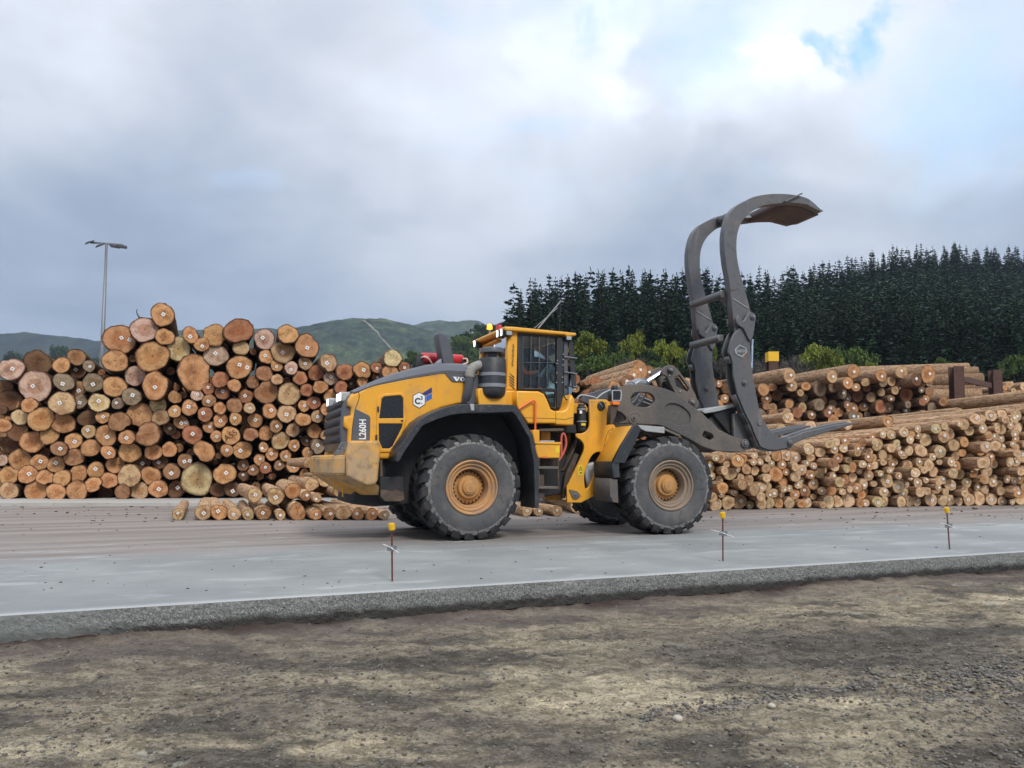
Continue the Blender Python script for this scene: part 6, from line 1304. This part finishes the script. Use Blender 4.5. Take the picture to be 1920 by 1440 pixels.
for (u, v, r_, dy, L, cl) in ((1238, 752, .30, -1.2, 4, 'o'), (1200, 694, .42, -2.2, 6, 'o'), (1190, 704, .34, -2.8, 6, 'o'), (1178, 716, .33, -3.2, 6, 'b'), (1152, 728, .34, -3.4, 5, 'o'), (1480, 704, .36, -.8, 8, 't'), (1600, 696, .36, -.4, 9, 'o'), (1740, 702, .42, -.6, 9, 'o'), (1560, 706, .3, -1.0, 8, 't'), (1690, 697, .34, -.3, 8, 't'), (1718, 712, .3, -.8, 7, 'd'), (1652, 704, .3, -.7, 7, 'o'), (1590, 718, .3, -.9, 6, 'o')):
    Yp = 36 + dy; c = at_depth(u, v, Yp); logs.append([0, c, r_, L, R(15) + rl.uniform(-.05, .08), cl, 'T', False, 'back', .55])
for (u, v, r_, Yp, L) in ((1832, 699, .40, 47, 9), (1815, 690, .36, 48, 8), (1842, 712, .42, 46.4, 8), (1826, 727, .40, 46.6, 9), (1838, 741, .4, 46.2, 9), (1818, 755, .4, 46.4, 9), (1780, 696, .36, 47.6, 8)):
    c = at_depth(u, v, Yp); logs.append([0, c, r_, L, R(74) + rl.uniform(-.04, .04), rl.choice('otb'), '', False, 'back', .5])
# rows standing behind, seen only through the chinks; the heap far right
for (x, z, r_) in pack(-24, -3.4, prof([(-24, 4.6), (-17, 4.4), (-12, 5.5), (-8, 5.4), (-6, 4.6), (-3.6, 3.6)]), lambda g: max(.2, min(.5, g.gauss(.34, .07))), 44, .1):
    logs.append([-1, Vector((x * 1.24, 33.2 + rl.uniform(0, .4), z)), r_ * 1.2, 3.2, R(10), rl.choice('obd'), '', False, 'behind', .1])
for (x, z, r_) in pack(on_plane(1878, 760, Vector((20, 50, 0)), Vector((1, 0, 0)))[0], on_plane(2010, 760, Vector((20, 50, 0)), Vector((1, 0, 0)))[0], lambda q: 6.9 - .02 * q, lambda g: g.uniform(.18, .32), 55):
    logs.append([-1, Vector((20 + x, 50 + rl.uniform(-.5, .5), z)), r_, 5, R(10), rl.choice('twob'), '', False, 'far', .6])
# unlit fill behind the loader at the right end of the left pile
trc = [(l_[1].x, l_[1].z, l_[2]) for l_ in logs[:n_traced] if l_[8] == 'left']
lt = prof([((u - 960) / F_PX * LP_Y, CAM_Z + (865 - v) / F_PX * LP_Y) for u, v in ((0, 690), (185, 690), (200, 640), (270, 620), (400, 625), (600, 660), (640, 690), (700, 680), (770, 690), (800, 700), (900, 700), (1000, 730), (1040, 760))])
tries = 0
while tries < 9000:
    tries += 1; x = rl.uniform(-17.6, 1.0); r_ = rl.uniform(.15, .34) if x > -6.5 else rl.uniform(.12, .2); z = rl.uniform(.1 + r_, 6)
    if z + r_ > lt(x) or any((x - a) ** 2 + (z - c) ** 2 < (r_ * .96 + q_) ** 2 for a, c, q_ in trc): continue
    trc.append((x, z, r_)); k = 1 + (.7 if x < -6 else 0) / LP_Y
    logs.append([-2, Vector((x * k, LP_Y + (.7 if x < -6 else .1), z)), r_, 5.2, R(19), rl.choice('obdr'), '', False, 'fill', .12])
# ---- the 300 that show largest become things; the rest is one heap
order = sorted(range(len(logs)), key=lambda i: -logs[i][0]); single = order[:300]; rest = order[300:]
PN = {'left': 'left log pile', 'front': 'small front pile beside the loader', 'right': 'right pile of thin pale logs'}
for pile in ('left', 'front', 'right'):
    ids = [i for i in single if logs[i][8] == pile]
    lay = {}
    hstep = {'left': .62, 'front': .42, 'right': .36}[pile]
    for i in ids: lay.setdefault(int((logs[i][1].z - .1) / hstep), []).append(i)
    med = np.median([logs[i][2] for i in ids])
    for L_, row in lay.items():
        row.sort(key=lambda i: logs[i][1].x / logs[i][1].y)
        for k, i in enumerate(row):
            _, c, r_, L, yaw, cl, tg, rough, _p, peel = logs[i]
            o = add_log(c, r_, L, yaw, cl, tg, rough, 0, peel)
            size = 'thick' if r_ > med * 1.3 else 'thin' if r_ < med * .78 else 'medium'
            tgx = {'T': ' with white tag', 'D': ' with two white tags', 'A': ' marked A55'}.get(tg, '')
            od = str(k + 1) + ('st' if (k + 1) % 10 == 1 and k != 10 else 'nd' if (k + 1) % 10 == 2 and k != 11 else 'rd' if (k + 1) % 10 == 3 and k != 12 else 'th')
            rw = str(L_ + 1) + ('st' if L_ == 0 else 'nd' if L_ == 1 else 'rd' if L_ == 2 else 'th')
            if pile == 'left' and c.z > 5.4: place = 'on the crest of left log pile' if len(row) > 1 else 'topmost on left log pile'
            else: place = PN[pile]
            if tg == 'A': lab = 'orange log with hand-painted A55 on its end in the left log pile'
            elif place.startswith('topmost'): lab = f'{CNAME[cl]} log with white tag topmost on the left log pile'
            else: lab = f'{size} {CNAME[cl]} log{tgx}, {od} from left in {rw} row up, ' + {'left': 'left pile', 'front': 'small front pile', 'right': 'right pile'}[pile]
            tag(o, lab, 'log', {'left': 'logs stacked in the left pile', 'front': 'small logs lying in front of the left pile', 'right': 'thin pale logs stacked in the right pile'}[pile])
            if tg == 'A':
                cu = bpy.data.curves.new('t', 'FONT'); cu.body = 'A55'; cu.align_x = 'CENTER'; cu.align_y = 'CENTER'; cu.size = .30; cu.extrude = .002; cu.space_character = .95; cu.offset = -.004
                me = curve_mesh(cu); me.name = 'painted_mark'; t = link('painted_mark', me, o, M['ink'])
                t.matrix_local = o.matrix_basis.inverted() @ (Matrix.Translation(c + Vector((math.sin(yaw), -math.cos(yaw), 0)) * .024) @ Matrix.Rotation(yaw, 4, 'Z') @ Matrix.Rotation(R(-35), 4, 'Y') @ Matrix.Rotation(R(90), 4, 'X')); 
def heap(name, ids):
    V, Q, T3, matq, matt, tint, seed_, bark_, uvq, uvt = [], [], [], [], [], [], [], [], [], []
    n = 14; th = np.arange(n) * 6.28318 / n; r_ = np.random.RandomState(9); base = 0
    Vs, Fq, Ft, cf, cs, cb, UVs = [], [], [], [], [], [], []
    tagq = []
    for i in ids:
        _, c, rad, L, yaw, cl, tg, rough, _p, peel = logs[i]
        ax = np.array([-math.sin(yaw), math.cos(yaw), 0]); sx = np.array([math.cos(yaw), math.sin(yaw), 0]); up_ = np.array([0, 0, 1.0]); C_ = np.array(c)
        out = 1 + .04 * np.sin(2 * th + r_.rand() * 6) + .03 * np.sin(3 * th + r_.rand() * 6) + r_.uniform(-.015, .015, n)
        ell_ = 1 + r_.uniform(-.08, .08); rot = r_.rand() * 6.28
        ringv = lambda k, y, nz=0: C_ + ax * y + (rad * k * out * (1 + nz * r_.uniform(-1, 1, n)) * np.cos(th) * ell_)[:, None] * sx + (rad * k * out / ell_ * np.sin(th))[:, None] * up_
        R0, R1, R2, R3, R4 = ringv(.97, -.012), ringv(1, .01), ringv(1.0, L * .25, .03), ringv(.95, L * .6, .03), ringv(.88, L, .03)
        blk = np.concatenate([R0, R1, R2, R3, R4, [C_ - ax * .016]]); Vs.append(blk)
        a = base + np.arange(n); b_ = base + (np.arange(n) + 1) % n
        for k in range(4): Fq.append(np.stack([a + k * n, a + (k + 1) * n, b_ + (k + 1) * n, b_ + k * n], -1))
        Ft.append(np.stack([np.full(n, base + 5 * n), a, b_], -1))
        v = r_.uniform(.85, 1.12); col = np.array([*CLR[cl], 1]) * [v, v, v, 1]; bk = np.array([.66, .44, .26, 1]) * peel + np.array([.095, .058, .04, 1]) * (1 - peel); bk = bk * [r_.uniform(.75, 1.25)] * 3 + [bk[3] * 0 + 1] if False else np.array([*(bk[:3] * r_.uniform(.75, 1.25)), 1])
        m_ = len(blk); cf.append(np.tile(col, (m_, 1))); cb.append(np.tile(bk, (m_, 1))); cs.append(np.full(m_, r_.rand()))
        uv = np.full((m_, 2), .5); uv[:n] = np.stack([.5 + .5 * np.cos(th + rot), .5 + .5 * np.sin(th + rot)], -1); UVs.append(uv)
        if tg == 'T':
            s_ = min(.06, rad * .26); o_ = r_.uniform(-.25, .25, 2) * rad; t_ = r_.uniform(.3, 1.2); cc = C_ - ax * .03 + sx * o_[0] + up_ * o_[1]
            e1 = sx * math.cos(t_) + up_ * math.sin(t_); e2 = -sx * math.sin(t_) + up_ * math.cos(t_)
            tagq.append([cc - e1 * s_ - e2 * s_, cc + e1 * s_ - e2 * s_, cc + e1 * s_ + e2 * s_, cc - e1 * s_ + e2 * s_])
        base += m_
    Fq = np.concatenate(Fq); Ft = np.concatenate(Ft); nq, nt = len(Fq), len(Ft)
    tq = np.array(tagq).reshape(-1, 3) if tagq else np.zeros((0, 3)); ti = base + np.arange(len(tq)).reshape(-1, 4)
    VV = np.concatenate(Vs + [tq]); me = fast_mesh(name, VV, [np.concatenate([Fq, ti]), Ft])
    mi = np.concatenate([np.zeros(nq), np.full(len(ti), 2), np.ones(nt)]).astype(np.int32); me.polygons.foreach_set('material_index', mi)
    me.polygons.foreach_set('use_smooth', np.concatenate([np.ones(nq), np.zeros(len(ti)), np.zeros(nt)]).astype(bool))
    pad_ = lambda arr, val: np.concatenate([np.concatenate(arr), np.tile(val, (len(tq), 1))])
    for nm, arr in (('tint', pad_(cf, [1, 1, 1, 1])), ('bark', pad_(cb, [1, 1, 1, 1]))):
        at_ = me.attributes.new(nm, 'FLOAT_COLOR', 'POINT'); at_.data.foreach_set('color', arr.astype(np.float32).ravel())
    at_ = me.attributes.new('seed', 'FLOAT', 'POINT'); at_.data.foreach_set('value', np.concatenate([np.concatenate(cs), np.zeros(len(tq))]).astype(np.float32))
    uvv = np.concatenate(UVs + [np.zeros((len(tq), 2))]); ul = me.uv_layers.new(name='UVMap'); li = np.zeros(len(me.loops), dtype=np.int32); me.loops.foreach_get('vertex_index', li); ul.data.foreach_set('uv', uvv[li].astype(np.float32).ravel())
    me.set_sharp_from_angle(angle=R(50)); o = link(name, me, None, [M['bark_s'], M['face_s'], M['tagw']])
    me.polygons.foreach_set('material_index', mi); return o
tag(heap('log_stacks', rest), 'the many further logs of the right, rear and far piles', None, None, 'stuff')
# ================================================================ marker rods, lamp mast, steel posts
def rod(u0, v0, u1, v1, lab, Lw):
    g = on_ground(u0, v0); h = (at_depth(u1, v1, g.y).z); dx_ = (u1 - u0) / F_PX * g.y; r0 = empty('marker_rod', g, EANG); tag(r0, lab, 'marker rod', 'capped marker rods along the slab edge')
    r0.rotation_euler = (0, math.atan2(dx_, h) * .6, 0)
    def cyl_(name, r_, z0, z1, mat, n=10, par=r0):
        V, Fc = lathe([(0, z0), (r_, z0), (r_, z1), (0, z1)], n, 'z'); return link(name, mesh_from(V, Fc), par, mat)
    cyl_('rod', .0105, -.03, h - .02, M['rod'])
    me = bpy.data.meshes.new('cap'); bm = bmesh.new(); bmesh.ops.create_cone(bm, cap_ends=True, segments=12, radius1=.036, radius2=.042, depth=.085); bmesh.ops.bevel(bm, geom=[e for e in bm.edges if abs(e.verts[0].co.z - e.verts[1].co.z) < 1e-4], offset=.01, segments=2, affect='EDGES'); bm.to_mesh(me); bm.free()
    o = link('cap', me, r0, M['capyellow']); o.location = (0, 0, h - .03); o.rotation_euler = (.08, -.1, 0)
    zc = h * .58
    cl_ = cyl_('clamp', .028, zc - .035, zc + .03, M['galv'], 8)
    V = [(-.055, -.02, zc - .03), (.05, -.03, zc - .03), (.06, -.03, zc + .03), (-.05, -.02, zc + .03)]; V += [(x, y + .012, z) for x, y, z in V]
    link('clamp_plate', mesh_from(V, [(0, 1, 2, 3), (7, 6, 5, 4), (0, 4, 5, 1), (1, 5, 6, 2), (2, 6, 7, 3), (3, 7, 4, 0)]), r0, M['galv'])
    for (a, b_) in (((-Lw, -.02, zc + .05), (.02, -.03, zc - .0)), ((.0, -.035, zc), (Lw * .85, -.05, zc - .045))):
        d = Vector(b_) - Vector(a); V, Fc = lathe([(0, 0), (.004, 0), (.004, d.length), (0, d.length)], 6, 'z'); o = link('wire_tie', mesh_from(V, Fc), r0, M['tagw']); o.location = a; o.rotation_euler = d.to_track_quat('Z', 'Y').to_euler()
M['rod'] = paint('red_brown_rod', (.13, .028, .022), .6, layers=((20, 4, .45, .65, (.06, .025, .02), .7),))
rod(735.5, 1090, 732.5, 983, 'yellow capped marker rod nearest the rear wheel, leaning left', .10)
rod(1355.5, 1052, 1357, 962, 'yellow capped marker rod standing in front of the front wheel', .17)
rod(1780.5, 1030, 1775, 953, 'yellow capped marker rod at the far right before the thin logs', .12)
# lamp mast
LY = 85.0; c = at_depth(188, 690, LY); tz = at_depth(191, 457, LY).z
lm = empty('lamp_mast', (c.x, LY, 0)); tag(lm, 'tall grey lamp mast with four floodlights behind the left log pile', 'lamp mast'); lm.rotation_euler = (0, R(.7), 0)
V, Fc = lathe([(0, 0), (.26, 0), (.24, tz * .5), (.13, tz), (0, tz)], 12, 'z'); link('pole', mesh_from(V, Fc, smooth=True), lm, M['galv'])
kk = LY / F_PX
def bx_(name, x0, x1, y0, y1, z0, z1, mat, par):
    v = [(x, y, z) for z in (z0, z1) for y in (y0, y1) for x in (x0, x1)]; return link(name, mesh_from(v, [(0, 2, 3, 1), (4, 5, 7, 6), (0, 1, 5, 4), (2, 6, 7, 3), (0, 4, 6, 2), (1, 3, 7, 5)]), par, mat)
ar = bx_('cross_arm', -31 * kk, 31 * kk, -.09, .09, tz - .1, tz + .1, M['galv'], lm); ar.rotation_euler = (0, R(4), 0); ar.location = (-math.sin(R(4)) * tz, 0, tz * (1 - math.cos(R(4))))
for (du, dv) in ((-28, -3), (-8, 3), (17, 4), (30, 4.5)):
    x, z = du * kk, tz - dv * kk
    V = [(-.28, -.35, -.1), (.28, -.35, -.1), (.38, .1, .12), (-.38, .1, .12), (-.34, -.4, -.3), (.34, -.4, -.3), (.44, .05, -.02), (-.44, .05, -.02)]
    o = link('floodlight', mesh_from([(a * 1.3, b_ * 1.3, e * 1.3) for a, b_, e in V], [(0, 1, 2, 3), (7, 6, 5, 4), (0, 4, 5, 1), (1, 5, 6, 2), (2, 6, 7, 3), (3, 7, 4, 0)]), lm, M['frame_black']); o.location = (x, -.1, z); o.rotation_euler = (0, 0, R(-40 if du < 0 else 35))
# steel posts among the piles
def hpost(name, u0, u1, vtop, Y, lab, cap, group=None):
    a, b_ = at_depth(u0, vtop, Y), at_depth(u1, vtop, Y); w_ = (b_.x - a.x) / 2; r0 = empty(name, ((a.x + b_.x) / 2, Y, 0)); tag(r0, lab, 'steel post', group)
    h = a.z
    for (x0, x1, y0, y1, nm) in ((-w_, w_, -w_, -w_ + .05, 'flange'), (-w_, w_, w_ - .05, w_, 'flange'), (-.025, .025, -w_ + .05, w_ - .05, 'web')): bx_(nm, x0, x1, y0, y1, 0, h - (.0 if not cap else .3), M['rustpost'], r0)
    if cap: bx_('yellow_cap', -w_ - .03, w_ + .03, -w_ - .03, w_ + .03, h - (702 - 684) / F_PX * Y, h, M['capyellow'], r0)
    return r0
hpost('steel_post', 1438.5, 1456, 660.5, 43.5, 'rusty steel post with a yellow painted top among the rear logs', True)
pA = hpost('steel_post', 1783, 1802, 687.5, 40, 'taller of the two dark rusty posts at the end of the rear pile', False, 'rusty stanchions at the end of the rear pile')
pB = hpost('steel_post', 1857, 1874, 694, 44, 'shorter dark rusty post, right of the taller one, at the end of the rear pile', False, 'rusty stanchions at the end of the rear pile')
a, b_ = at_depth(1802, 710, 40.2), at_depth(1857, 711, 43.8)
d = b_ - a; o = bx_('tie_bar', 0, d.length, -.06, .06, -.14, .14, M['rustpost'], pA); o.location = a - pA.location; o.rotation_euler = (0, 0, math.atan2(d.y, d.x))
# roots and splinters sticking up from the crest of the left pile
for (pts, lab) in (([(262, 596, 0), (258, 590, .1), (256, 584, .1), (258, 579, .1)], 'broken curved root sticking up beside the topmost log'), ([(303, 572, 0), (309, 569, .1), (313, 571, 0)], 'thin twig lying on the topmost log')):
    P = [tuple(at_depth(u, v, 26.9 + e)) for u, v, e in pts]; P = catmull(P, 4); cu = bpy.data.curves.new('c', 'CURVE'); cu.dimensions = '3D'; cu.bevel_depth = .03; cu.bevel_resolution = 1
    sp = cu.splines.new('POLY'); sp.points.add(len(P) - 1)
    for i, p_ in enumerate(P): sp.points[i].co = (*p_, 1); sp.points[i].radius = 1 - .75 * i / len(P)
    me = curve_mesh(cu); me.name = 'root'; tag(link('broken_root' if 'root' in lab else 'twig', me, None, M['trunk']), lab, 'twig')
# ================================================================ air
HZ = .00024
bm = bmesh.new(); bmesh.ops.create_cube(bm, size=1); me = bpy.data.meshes.new('haze'); bm.to_mesh(me); bm.free()
hz_ = tag(link('haze', me), kind='stuff'); hz_.scale = (6400, 6400, 560); hz_.location = (0, 0, 278)
m = bpy.data.materials.new('haze'); m.use_nodes = True; nt = m.node_tree; nt.nodes.clear(); out = nt.nodes.new('ShaderNodeOutputMaterial'); pv = nt.nodes.new('ShaderNodeVolumePrincipled')
pv.inputs['Color'].default_value = (.62, .76, .95, 1); pv.inputs['Density'].default_value = HZ; pv.inputs['Anisotropy'].default_value = .1
nt.links.new(pv.outputs[0], out.inputs['Volume']); me.materials.append(m)
